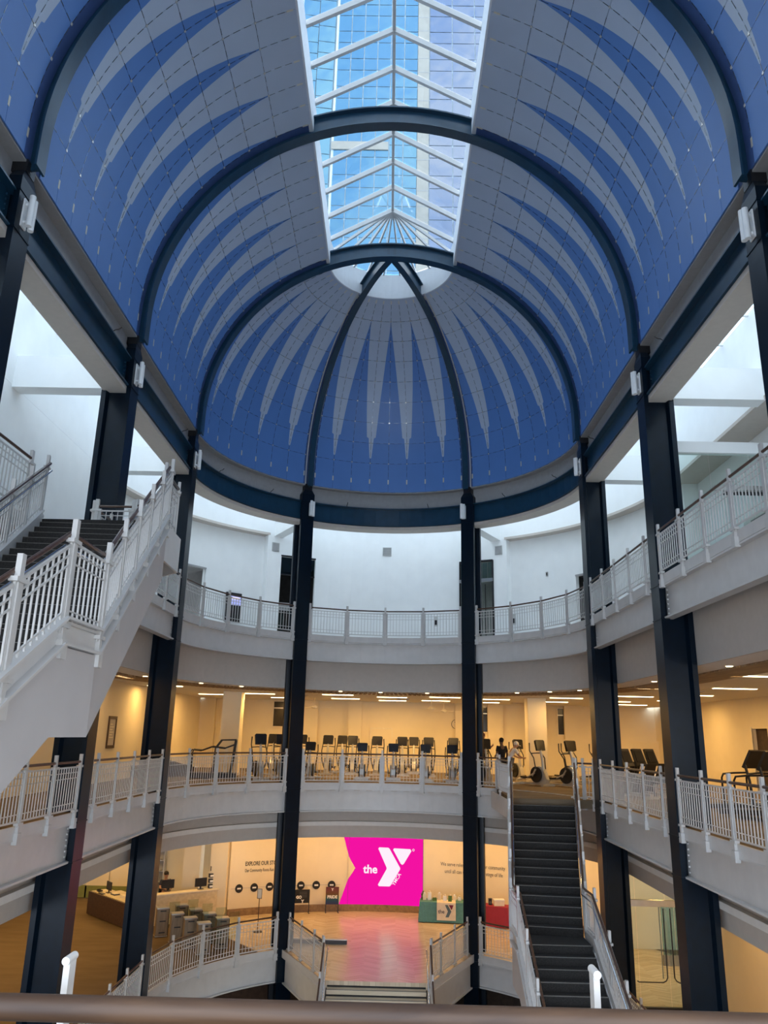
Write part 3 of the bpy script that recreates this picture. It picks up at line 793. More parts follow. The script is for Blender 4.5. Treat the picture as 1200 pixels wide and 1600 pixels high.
d2 = sempty('door_2', arc_at(9.55, 65.5)+Vector((0,0,L3)), 'glazed entrance with sliding glass doors right of the apse')
for i in range(6):
    a0, a1 = 61+i*1.5, 61+(i+1)*1.5
    MB().bar(arc_at(9.55,a0+0.05)+Vector((0,0,12.55)), arc_at(9.55,a1-0.05)+Vector((0,0,12.55)), 0.02, 2.7).build('pane', 'glass_clear', d2)
    MB().bar(arc_at(9.55,a0+0.05)+Vector((0,0,14.4)), arc_at(9.55,a1-0.05)+Vector((0,0,14.4)), 0.02, 0.75).build('transom_pane', 'glass_frost', d2)
MB().bar(arc_at(9.50,60.9)+Vector((0,0,13.98)), arc_at(9.50,70.1)+Vector((0,0,13.98)), 0.12, 0.14).build('track_beam', 'steel', d2)
MB().bar(arc_at(9.50,60.9)+Vector((0,0,14.83)), arc_at(9.50,70.1)+Vector((0,0,14.83)), 0.12, 0.08).build('head_frame', 'black_plastic', d2)
for a in (63.0, 65.2, 67.4): MB().tube([arc_at(9.46,a)+Vector((0,0,11.4)), arc_at(9.46,a)+Vector((0,0,13.8))], 0.02, 8).build('pull_handle', 'black_plastic', d2)
for a in (61, 70): MB().bar(arc_at(9.5,a)+Vector((0,0,L3)), arc_at(9.5,a)+Vector((0,0,14.85)), 0.08, 0.08).build('jamb', 'black_plastic', d2)
for (a0, a1, zt, r, n) in ((138.6,147,13.85,9.9,'door_3'), (31,39,13.8,9.9,'door_4')):
    d = sempty(n, arc_at(r, (a0+a1)/2)+Vector((0,0,L3)))
    MB().bar(arc_at(r+0.02,a0)+Vector((0,0,zt)), arc_at(r+0.02,a1)+Vector((0,0,zt)), 0.1, 0.06).build('head_frame', 'grey_wall', d)
    MB().bar(arc_at(r+0.1,a0+0.2)+Vector((0,0,L3)), arc_at(r+0.1,a0+0.2)+Vector((0,0,zt)), 0.07, 0.07).build('jamb', 'white_wall', d)
    MB().bar(arc_at(r+1.6,a0)+Vector((0,0,L3+1.0)), arc_at(r+1.6,a1)+Vector((0,0,L3+1.0)), 0.1, 1.5).build('counter', 'black_plastic', d)
# vent, monitors and switches on the top level wall
def wall_frame(az, r, z):
    p = arc_at(r, az); return (p.x, p.y, z), RD(az)-PI/2     # local x along the wall, local y outwards
def on_wall(name, lab, cat, az, r, z, parts, group=None):
    p, rz = wall_frame(az, r, z); t = thing(name, lab, cat, p, rz, group)
    for nm, mb, mat in parts: mb.build(nm, mat, t, local=True)
    return t
sl = MB()
for i in range(7): sl.box(-0.16, 0.16, -0.02, 0.0, -0.15+i*0.045, -0.13+i*0.045)
on_wall('air_vent', 'small grey square air vent high on the middle white wall', 'vent', 90, 9.5, 15.40, [('frame', MB().box(-0.20,0.20,-0.03,0,-0.20,-0.17).box(-0.20,0.20,-0.03,0,0.17,0.20).box(-0.20,-0.17,-0.03,0,-0.17,0.17).box(0.17,0.20,-0.03,0,-0.17,0.17), 'steel'), ('backing', MB().box(-0.17,0.17,-0.008,0,-0.17,0.17), 'grey_wall'), ('slat', sl, 'steel')])
on_wall('air_vent', 'small grey air vent beside the glazed entrance wall', 'vent', 59.2, 9.5, 15.25, [('frame', MB().box(-0.17,0.17,-0.03,0,-0.2,0.2), 'steel'), ('grille', MB().box(-0.14,0.14,-0.04,-0.03,-0.17,0.17), 'grey_wall')])
on_wall('air_vent', 'small grey air vent above the dark doorway', 'vent', 120.8, 9.5, 15.2, [('frame', MB().box(-0.17,0.17,-0.03,0,-0.2,0.2), 'steel'), ('grille', MB().box(-0.14,0.14,-0.04,-0.03,-0.17,0.17), 'grey_wall')])
on_wall('wall_display', 'black information kiosk with a lit blue and white screen on the white wall', 'screen', 130.5, 9.9, L3+1.15, [('housing', MB().box(-0.36,0.36,-0.10,0,-0.5,0.72), 'black_plastic'), ('screen', MB().box(-0.25,0.32,-0.115,-0.10,0.2,0.62), 'monitor_glow'), ('headline', MB().box(-0.22,0.25,-0.125,-0.115,0.44,0.54), 'led_white'), ('shelf', MB().box(-0.3,0.3,-0.16,-0.1,-0.5,-0.36), 'black_plastic')])
for a, z in ((76.5, 12.2), (56.3, 12.2)):
    on_wall('wall_phone', 'small black wall phone behind the top balcony railing', 'phone', a, 9.5 if a > 57 else 9.9, z, [('body', MB().box(-0.05,0.05,-0.06,0,-0.1,0.1), 'black_plastic'), ('plate', MB().box(-0.07,0.07,-0.012,0,-0.16,0.28), 'rail_white')], 'wall phones on the top level')
on_wall('wall_sensor', 'tiny grey sensor plate on the right white wall', 'sensor', 47, 9.9, 14.05, [('plate', MB().box(-0.05,0.05,-0.03,0,-0.09,0.09), 'steel'), ('lens', MB().box(-0.02,0.02,-0.04,-0.03,-0.03,0.03), 'black_plastic')])
# high steel beam and glass screen across the right hand walkway
scr = thing('glass_screen', 'frameless glass screen under a white beam across the right walkway', 'glass screen', (8.6, ROW['B']+0.55, L3))
MB().box(7.25, XR, ROW['B']+0.45, ROW['B']+0.65, 14.55, 14.85).build('head_beam', 'white_wall', scr)
for i in range(3): MB().box(7.3+i*1.03, 7.3+(i+1)*1.03-0.02, ROW['B']+0.54, ROW['B']+0.56, L3, 14.55).build('pane', 'glass_clear', scr)
MB().box(8.3, XR, ROW['B']+0.3, ROW['B']+0.42, 13.5, 13.62).build('door_track', 'steel', scr); MB().box(8.5, 9.9, ROW['B']+0.3, ROW['B']+0.36, 13.38, 13.46).build('door_rail', 'black_plastic', scr)
fl3 = MB().strip(ring_pts(6.62), ring_pts(10.6), L3-0.20, L3)
for zt in (L1, L2, L3): struct('trim_4', MB().strip(ring_pts(6.585, 2.7), ring_pts(6.615, 2.7), zt-0.21, zt+0.02) if zt != L1 else MB().strip(seg('A',6.585,180,118,20),seg('A',6.615,180,118,20),zt-0.21,zt+0.02).strip(seg('A',6.585,62,0,20),seg('A',6.615,62,0,20),zt-0.21,zt+0.02).box(-6.615,-6.585,4,YC,zt-0.21,zt+0.02).box(6.585,6.615,4,YC,zt-0.21,zt+0.02), 'girder_white', 'white edge strip of the balcony floor')
struct('floor', fl3, 'ceil_white', 'floor of the top level around the atrium')
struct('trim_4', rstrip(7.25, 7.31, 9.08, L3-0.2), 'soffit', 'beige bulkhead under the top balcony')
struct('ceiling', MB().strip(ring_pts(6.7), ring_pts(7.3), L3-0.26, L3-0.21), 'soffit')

# ================================================================ GYM LEVEL
GX0, GX1, GYB = -9.7, 14.2, 42.0
fl2 = MB().strip(ring_pts(6.62, 2.6), outer_pts(GX0-0.1, GX1+0.1, GYB+0.2, 2.6), L2-0.20, L2); struct('floor', fl2, 'carpet_gym', 'brown carpeted floor of the gym level')
struct('floor', MB().box(-9.8, 14.3, ROW['Y']-0.5, 2.6, L2-0.2, L2), 'carpet_gym', 'carpeted floor of the viewing balcony')
fr = MB().box(-6.6, 6.6, 2.5, 2.62, L2-1.0, L2+0.02); struct('trim_5', fr, 'girder_white')
struct('ceiling', MB().strip(ring_pts(7.28), outer_pts(GX0-0.1, GX1+0.1, GYB+0.2), 9.10, 9.20), 'ceil_white', 'off-white gym ceiling')
# wooden slats along the ceiling edge
sw = MB()
for i in range(260):
    s0 = i*0.135
    for sd in (-1, 1):
        y = 6+i*0.135
        if y < YC: sw.box(min(sd*8.2, sd*9.4), max(sd*8.2, sd*9.4), y, y+0.09, 9.06, 9.10)
for i in range(150):
    a = RD(i*1.2+0.3); e = Vector((math.cos(a), math.sin(a), 0)); sw.bar(Vector((0,YC,9.08))+e*8.2, Vector((0,YC,9.08))+e*9.4, 0.10, 0.04)
so = sw.build('ceiling_slat', 'slat_wood', None); tag(so, 'brown wooden slats set into the gym ceiling along the balcony edge', 'slats', kind='stuff')
struct('wall_left', MB().box(GX0-0.2, GX0, ROW['Y'], GYB, L2, 9.15), 'warm_wall', 'cream left wall of the gym')
struct('wall_back', MB().box(GX0-0.2, GX1+0.2, GYB, GYB+0.2, L2, 9.15), 'warm_wall', 'cream back wall of the gym')
rwl = MB().box(GX1, GX1+0.2, ROW['Y'], 29.6, L2, 9.15).box(GX1, GX1+0.2, 30.9, GYB, L2, 9.15).box(GX1, GX1+0.2, 29.6, 30.9, 7.95, 9.15); struct('wall_right', rwl, 'warm_wall', 'cream right wall of the gym')
pil = MB()
for (x0, x1) in ((-9.7,-8.9), (-4.3,-3.5), (-1.9,-1.2), (3.7,4.2), (5.4,6.2), (7.6,8.3), (9.4,10.2), (11.6,12.2)): pil.box(x0, x1, GYB-0.25, GYB, L2, 9.1)
struct('wall_back', pil, 'warm_wall', 'shallow cream pilasters on the gym back wall')
lg = MB().box(3.8, GX1, GYB-0.35, GYB, 7.35, 7.42).box(3.8, GX1, GYB-0.32, GYB, L2, 7.35); struct('trim_6', lg, 'warm_wall', 'cream ledge along the right half of the gym back wall')
for x, lab in ((-6.64, 'square cream column left of the gym floor'), (6.65, 'square cream column behind the cross trainers at the head of the stairs')):
    c = thing('square_column', lab, 'column', (x,35.0,L2)); MB().box(x-0.4,x+0.4,34.6,35.4,L2+0.1,9.1).build('shaft','warm_wall',c); MB().box(x-0.42,x+0.42,34.58,35.42,L2,L2+0.1).build('plinth','soffit',c)
# doors, windows, clock of the gym
def flat_door(name, x, y, w_, h, lab, mat='warm_wall', ax='x'):
    d = sempty(name, (x,y,L2), lab)
    MB().box(x-w_/2, x+w_/2, y-0.05, y-0.01, L2, L2+h).build('leaf', mat, d)
    MB().box(x-w_/2-0.07, x-w_/2, y-0.07, y, L2, L2+h+0.07).box(x+w_/2, x+w_/2+0.07, y-0.07, y, L2, L2+h+0.07).box(x-w_/2, x+w_/2, y-0.07, y, L2+h, L2+h+0.07).build('frame', 'cream', d)
    MB().tube([(x+w_/2-0.1,y-0.11,L2+1.0),(x+w_/2-0.1,y-0.05,L2+1.0)], 0.03, 8).build('handle', 'steel', d)
flat_door('door_5', -8.3, GYB, 1.0, 2.2, 'cream door in the gym back wall by the left corner')
flat_door('door_6', -0.15, GYB, 1.05, 2.1, 'cream door in the middle of the gym back wall')
def win(name, x0, x1, z0, z1, lab):
    o = sempty(name, ((x0+x1)/2, GYB, z0), lab)
    MB().box(x0,x1,GYB-0.03,GYB-0.005,z0,z1).build('pane','screen_dark',o)
    MB().box(x0-0.06,x0,GYB-0.07,GYB,z0-0.06,z1+0.06).box(x1,x1+0.06,GYB-0.07,GYB,z0-0.06,z1+0.06).box(x0,x1,GYB-0.07,GYB,z0-0.06,z0).box(x0,x1,GYB-0.07,GYB,z1,z1+0.06).build('frame','cream',o)
    MB().box(x0,x1,GYB-0.05,GYB-0.03,z1-0.35,z1-0.30).build('glazing_bar','steel',o)
win('window_3', -5.85, -5.15, 7.75, 9.0, 'interior window left of the front row of machines')
win('window_4', 5.05, 5.85, 7.7, 8.95, 'interior window behind the people in the gym')
win('window_5', 9.1, 9.95, 7.65, 8.95, 'interior window right of the cream column')
ck = thing('wall_clock', 'round white wall clock on the gym back wall', 'clock', (3.75,GYB,8.05), 0)
MB().tube([(3.75,GYB,8.05),(3.75,GYB-0.05,8.05)], 0.24, 24).build('rim','black_plastic',ck); MB().tube([(3.75,GYB-0.03,8.05),(3.75,GYB-0.055,8.05)], 0.215, 24).build('dial','cream',ck)
MB().bar((3.75,GYB-0.06,8.05),(3.85,GYB-0.06,8.0),0.01,0.02).build('hour_hand','black_plastic',ck); MB().bar((3.75,GYB-0.062,8.05),(3.66,GYB-0.062,8.18),0.01,0.015).build('minute_hand','black_plastic',ck)
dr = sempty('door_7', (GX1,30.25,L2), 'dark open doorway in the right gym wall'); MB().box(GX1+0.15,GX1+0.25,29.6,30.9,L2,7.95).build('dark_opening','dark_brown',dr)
MB().box(GX1-0.03,GX1+0.02,29.5,29.6,L2,8.02).box(GX1-0.03,GX1+0.02,30.9,31.0,L2,8.02).build('frame','cream',dr)
pf = thing('framed_notice', 'brown framed notice on the left gym wall', 'picture', (GX0,28.6,6.8))
MB().box(GX0,GX0+0.04,28.22,28.30,6.75,7.85).box(GX0,GX0+0.04,28.95,29.03,6.75,7.85).box(GX0,GX0+0.04,28.3,28.95,6.75,6.85).box(GX0,GX0+0.04,28.3,28.95,7.75,7.85).build('frame','desk_wood',pf)
MB().box(GX0,GX0+0.015,28.3,28.95,6.85,7.75).build('sheet','soffit',pf)
tl = MB()
for i in range(6): tl.box(GX0+0.015,GX0+0.02,28.42,28.42+(0.4 if i % 2 else 0.28),7.55-i*0.09,7.585-i*0.09)
tl.build('text_lines','cream',pf)
# ramp handrail low wall at the left of the gym
rmp = MB().slab([(-9.6,31.0,L2),(-7.9,33.5,L2),(-7.9,33.5,L2+0.35),(-8.6,32.4,L2+0.62),(-9.6,31.0,L2+0.45)], (0.12,0.08,0)); ro_ = rmp.build('low_wall', 'desk_wood', None); tag(ro_, 'low curved brown kerb wall beside the treadmill', 'low wall')

# ================================================================ LOBBY LEVEL
LXL, LXR, LYB = -17.5, 16.0, 40.0
YL0 = ROW['Z']-2
struct('floor', MB().strip(ring_pts(6.62, YL0), outer_pts(LXL, LXR, LYB, YL0), L1-0.22, L1-0.02), 'carpet_brown', 'brown lobby floor')
struct('ceiling', MB().strip(ring_pts(7.25, YL0), outer_pts(LXL, LXR, LYB, YL0), 4.05, 4.20), 'ceil_white', 'lobby ceiling')
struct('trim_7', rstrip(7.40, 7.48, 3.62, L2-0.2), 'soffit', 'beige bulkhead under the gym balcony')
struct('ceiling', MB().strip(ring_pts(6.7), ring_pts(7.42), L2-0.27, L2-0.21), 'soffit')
# herringbone floor in the apse, running out to the stair landing
hb = MB()
LW = [(-3.35, YC+5.72), (-1.62, 26.85), (1.62, 26.85), (3.35, YC+5.72)]
arc = [(6.72*math.cos(RD(a)), YC+6.72*math.sin(RD(a))) for a in range(62, 119, 4)]
hb.prism(LW[:2]+LW[2:]+arc, L1-0.2, L1-0.001)
hb.strip(seg('A', 6.62, 0, 128, 44), seg('A', 12.3, 0, 128, 44), L1-0.02, L1)
hb.box(6.7, LXR, 15.0, 24.8, L1-0.02, L1)
struct('floor', hb, 'herringbone', 'herringbone wood floor in front of the pink screen')
# curved screen wall
struct('wall_back', arcwall(MB(), 12.2, 40, 121, L1, 4.1), 'warm_wall', 'curved cream lobby wall carrying the pink screen')
struct('baseboard_back', arcwall(MB(), 12.12, 44, 121, L1, L1+0.27, th=0.08), 'slat_wood', 'wooden base along the curved lobby wall')
for a, lab in ((122.6, 'cream pier left of the wall lettering'), (126.2, 'cream pier behind the end of the stone counter')):
    p = arc_at(12.45 if a < 124 else 13.4, a); c = thing('wall_pier', lab, 'pier', (p.x,p.y,L1)); MB().box(p.x-0.35,p.x+0.35,p.y-0.35,p.y+0.35,L1,4.05).build('shaft','warm_wall',c); MB().box(p.x-0.37,p.x+0.37,p.y-0.37,p.y+0.37,L1,L1+0.14).build('plinth','soffit',c)
struct('wall_back', MB().box(LXL, -5.0, 38.2, 38.4, L1, 4.1), 'warm_wall', 'cream lobby wall behind the reception')
struct('wall_left', MB().box(LXL-0.2, LXL, YL0, 38.4, L1, 4.1), 'warm_wall', 'cream far left lobby wall')
struct('trim_8', MB().box(-15.0, -10.6, 38.1, 38.2, L1+0.0, L1+0.5), 'green_paint', 'olive green band low on the wall behind reception')
flat = sempty('door_8', (-12.3,38.2,L1), 'cream double door behind the reception desk')
for dx in (-0.5, 0.5): MB().box(-12.3+dx-0.48,-12.3+dx+0.48,38.12,38.17,L1,L1+2.25).build('leaf','warm_wall',flat)
MB().box(-13.35,-13.28,38.1,38.2,L1,L1+2.35).box(-11.32,-11.25,38.1,38.2,L1,L1+2.35).box(-13.35,-11.25,38.1,38.2,L1+2.28,L1+2.35).build('frame','cream',flat)
# right side of the lobby: wall, glass doors
struct('wall_right', MB().box(10.0, 10.2, YL0, 25.0, L1, 4.1), 'warm_wall', 'cream right lobby wall')
struct('wall_back', MB().box(9.2, LXR, 31.6, 31.8, L1, 4.1).box(LXR-0.2, LXR, 24, 31.6, L1, 4.1), 'warm_wall', 'cream wall of the room behind the glass doors')
sw_ = thing('wall_outlet', 'small black outlet plate on the right lobby wall', 'outlet', (10.0,19.6,1.6)); MB().box(9.97,10.0,19.53,19.67,1.45,1.72).build('plate','black_plastic',sw_); MB().box(9.96,9.975,19.56,19.64,1.52,1.58).build('socket','print_grey',sw_)
gd = sempty('door_9', (8.5,25.0,L1), 'glass double doors with tall L-shaped pull handles on the right of the lobby')
for (x0, x1) in ((6.85,7.55),(7.57,8.42),(8.44,9.28),(9.3,9.98)):
    MB().box(x0, x1, 24.99, 25.01, L1+0.05, 2.75).build('pane','glass_clear',gd)
    MB().box(x0, x1, 24.99, 25.01, 2.92, 4.05).build('transom_pane','glass_clear',gd)
MB().box(6.8, 10.0, 24.93, 25.07, 2.75, 2.92).build('header','steel',gd); MB().box(6.8,10.0,24.9,25.1,3.98,4.06).build('top_channel','black_plastic',gd)
MB().box(6.8, 10.0, 24.95, 25.05, L1, L1+0.05).build('threshold','black_plastic',gd)
for s_ in (-1, 1):
    x = 8.43+s_*0.10
    MB().tube([(x,24.9,2.72),(x,24.9,0.92),(x+s_*0.05,24.9,0.84),(x+s_*0.13,24.9,0.80),(x+s_*0.82,24.9,0.80),(x+s_*0.86,24.93,0.82)], 0.018, 8).build('pull_handle','black_plastic',gd,True)
    MB().tube([(x+s_*0.06,25.1,2.72),(x+s_*0.06,25.1,0.85)], 0.016, 8).build('back_handle','steel',gd,True)
# small room seen through the glass doors
gp = thing('glass_partition', 'pale green glass panels in the room behind the lobby doors', 'partition', (10.2,29.5,L1))
for i in range(2): MB().box(9.75+i*0.46, 10.18+i*0.46, 29.48, 29.52, 0.42, 1.95).build('pane','glass_frost',gp)
MB().box(9.72,10.68,29.46,29.54,L1,0.42).build('sill','stile_wood',gp)
# ---------------------------------------------------------------- lower level, dark
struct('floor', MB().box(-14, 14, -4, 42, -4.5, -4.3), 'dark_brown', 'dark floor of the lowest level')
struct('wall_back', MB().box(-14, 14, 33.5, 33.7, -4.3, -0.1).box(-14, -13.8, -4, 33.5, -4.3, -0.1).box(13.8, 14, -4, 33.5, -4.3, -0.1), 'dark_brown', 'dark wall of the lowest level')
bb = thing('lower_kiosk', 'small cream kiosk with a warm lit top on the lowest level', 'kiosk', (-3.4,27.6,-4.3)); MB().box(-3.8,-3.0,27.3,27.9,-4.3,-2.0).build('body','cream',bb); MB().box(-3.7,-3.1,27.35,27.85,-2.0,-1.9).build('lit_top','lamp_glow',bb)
# wing girders of the stair landing in the lobby
for sd, tx in ((-1,'left'), (1,'right')):
    A = Vector((sd*3.20, YC+5.55, 0)); B = Vector((sd*1.66, 26.85, 0)); g = thing('wing_girder', 'white steel girder on the %s flank of the lobby stair landing' % tx, 'girder', ((A+B)/2)+Vector((0,0,L1-1.0)))
    for nm, z0, z1, w_ in (('web',L1-0.98,L1-0.2,0.04),('top_flange',L1-0.24,L1-0.20,0.2),('bottom_flange',L1-1.02,L1-0.98,0.2)):
        MB().bar(A+Vector((0,0,(z0+z1)/2)), B+Vector((0,0,(z0+z1)/2)), w_, z1-z0).build(nm,'girder_white',g)
    A2 = Vector((sd*3.42, YC+5.72, L1-0.1)); B2 = Vector((sd*1.66, 26.80, L1-0.1)); MB().bar(A2, B2, 0.03, 0.24).build('edge_strip','girder_white',g)
# ================================================================ RAILINGS
post_m = MB().box(-0.04, 0.04, -0.028, 0.028, -0.26, 1.23).box(-0.11, 0.11, -0.045, 0.045, 0.955, 1.0).box(-0.11, 0.11, -0.045, 0.045, 0.03, 0.075).box(-0.075, 0.075, -0.05, 0.05, -0.30, -0.10).mesh('post', 'rail_white')
_pc = {}
def panel_mesh(w_, rise):
    k = (round(w_, 2), round(rise, 2))
    if k in _pc: return _pc[k]
    mb = MB(); x0, x1 = 0.085, w_-0.085; n = max(2, int(round((x1-x0)/0.125)))
    def zz(x): return rise*x/w_
    for z, h in ((0.10, 0.032), (0.225, 0.015), (0.74, 0.015), (0.855, 0.015), (0.965, 0.032)):
        mb.bar((x0, 0, z+zz(x0)), (x1, 0, z+zz(x1)), 0.022, h)
    for i in range(n+1):
        x = x0+(x1-x0)*i/n; t = 0.028 if i in (0, n) else 0.015
        mb.box(x-t/2, x+t/2, -0.010, 0.010, 0.10+zz(x), 0.965+zz(x))
    for x in (0.085-0.03, w_-0.085+0.03): mb.box(x-0.014, x+0.014, -0.012, 0.012, 0.0+zz(x), 1.0+zz(x))
    _pc[k] = mb.mesh('infill_panel', 'rail_white'); return _pc[k]
def railing(pts, label, group=None, off=(0,0), stair=False, skip=(), wood_r=0.028):
    pts = [Vector(p) for p in pts]
    t = thing('balcony_railing' if not stair else 'stair_railing', label, 'railing', pts[0], 0, group)
    o = pts[0]
    for i, p in enumerate(pts):
        d = pts[min(i+1, len(pts)-1)]-pts[max(i-1, 0)]
        inst('post', post_m, t, p-o, math.atan2(d.y, d.x))
    for i, (p, q) in enumerate(zip(pts, pts[1:])):
        if i in skip: continue
        d = q-p; w_ = math.hypot(d.x, d.y)
        if w_ < 0.3: continue
        inst('infill_panel', panel_mesh(w_, d.z), t, p-o, math.atan2(d.y, d.x))
    ov = Vector((off[0], off[1], 0))
    MB().tube([p+ov+Vector((0,0,1.07)) for p in pts], wood_r, 8).build('handrail', 'rail_wood', t, True)
    return t
def straight_posts(sd, ya, yb, z, r=6.56, step=1.33):
    """posts from ya towards yb"""
    s_ = 1 if yb > ya else -1; L_ = abs(yb-ya); ps = []; d = 0
    while d < L_-0.35: ps.append((sd*r, ya+s_*d, z)); d += step
    ps.append((sd*r, yb, z)); return ps
def arc_posts(a0, a1, n, z, r=6.56): return [(r*math.cos(RD(a)), YC+r*math.sin(RD(a)), z) for a in frange(a0, a1, n+1)]
E = 0.34
for z, lv in ((L3, 'top level'), (L2, 'gym level')):
    G = 'white railings of the '+lv
    for nm in ('C', 'B', 'A'):
        y1, y0 = ROW[nm]-E, ROW[nm]-SP+E
        wh = {'C': 'next to the apse', 'B': 'two bays before the apse', 'A': 'three bays before the apse'}[nm]
        if not (z == L3 and nm == 'B'):
            railing(straight_posts(-1, y1, y0, z), 'straight white railing on the left of the %s, %s' % (lv, wh), G)
        railing(straight_posts(1, y1, y0, z), 'straight white railing on the right of the %s, %s' % (lv, wh), G)
    railing(arc_posts(177, 123, 4, z), 'curved white railing of the %s on the left of the apse' % lv)
    railing(arc_posts(117, 63, 4, z), 'curved white railing of the %s in the middle of the apse' % lv)
    if z == L3: railing(arc_posts(57, 3, 4, z), 'curved white railing of the top level on the right of the apse')
# top level beside the arriving left stairs
railing([(-6.56,17.85,L3),(-6.56,16.75,L3)], 'short white top level railing between navy column and stair platform')
railing([(-6.56,13.55,L3),(-6.56,12.15,L3)], 'short white top level railing beside the upper stair flight')
railing([(-6.45,16.65,L3),(-5.62,16.65,L3)], 'white railing across the far end of the upper stair platform')
railing([(-5.52,16.58,L3),(-4.86,15.93,L3),(-4.25,15.3,L3),(-4.18,14.1,L3)], 'white railing along the atrium edge of the upper stair platform')
# gym level around the stair head
railing(arc_posts(57, 50, 1, L2)+[(4.02,27.6,L2),(4.06,25.6,L2)], 'white railing on the left of the gym stair head', None)
railing([(6.55,25.0,L2),(6.30,25.35,L2),(6.05,25.5,L2)], 'short white railing on the right of the gym stair head')
# lobby level
for nm in ('C', 'B'):
    railing(straight_posts(-1, ROW[nm]-E, ROW[nm]-SP+E, L1), 'straight white railing on the left lobby edge'+(' next to the turnstiles' if nm == 'C' else ' far from the turnstiles'))
    railing(straight_posts(1, ROW[nm]-E, ROW[nm]-SP+E, L1), 'straight white railing on the right lobby edge'+(' before the glass doors' if nm == 'C' else ' beside the cream wall'))
railing(arc_posts(177, 123, 4, L1), 'curved white railing before the turnstiles in the lobby')
railing(arc_posts(57, 3, 4, L1), 'curved white lobby railing behind the dark stairs')
for sd, tx in ((-1, 'left'), (1, 'right')):
    A = Vector((sd*3.12, YC+5.45, L1)); B = Vector((sd*1.70, 26.95, L1))
    ps = [A.lerp(B, f) for f in (0, 0.38, 0.76, 1.0)]
    railing(ps, 'white railing flaring to the %s of the lobby stair landing' % tx)

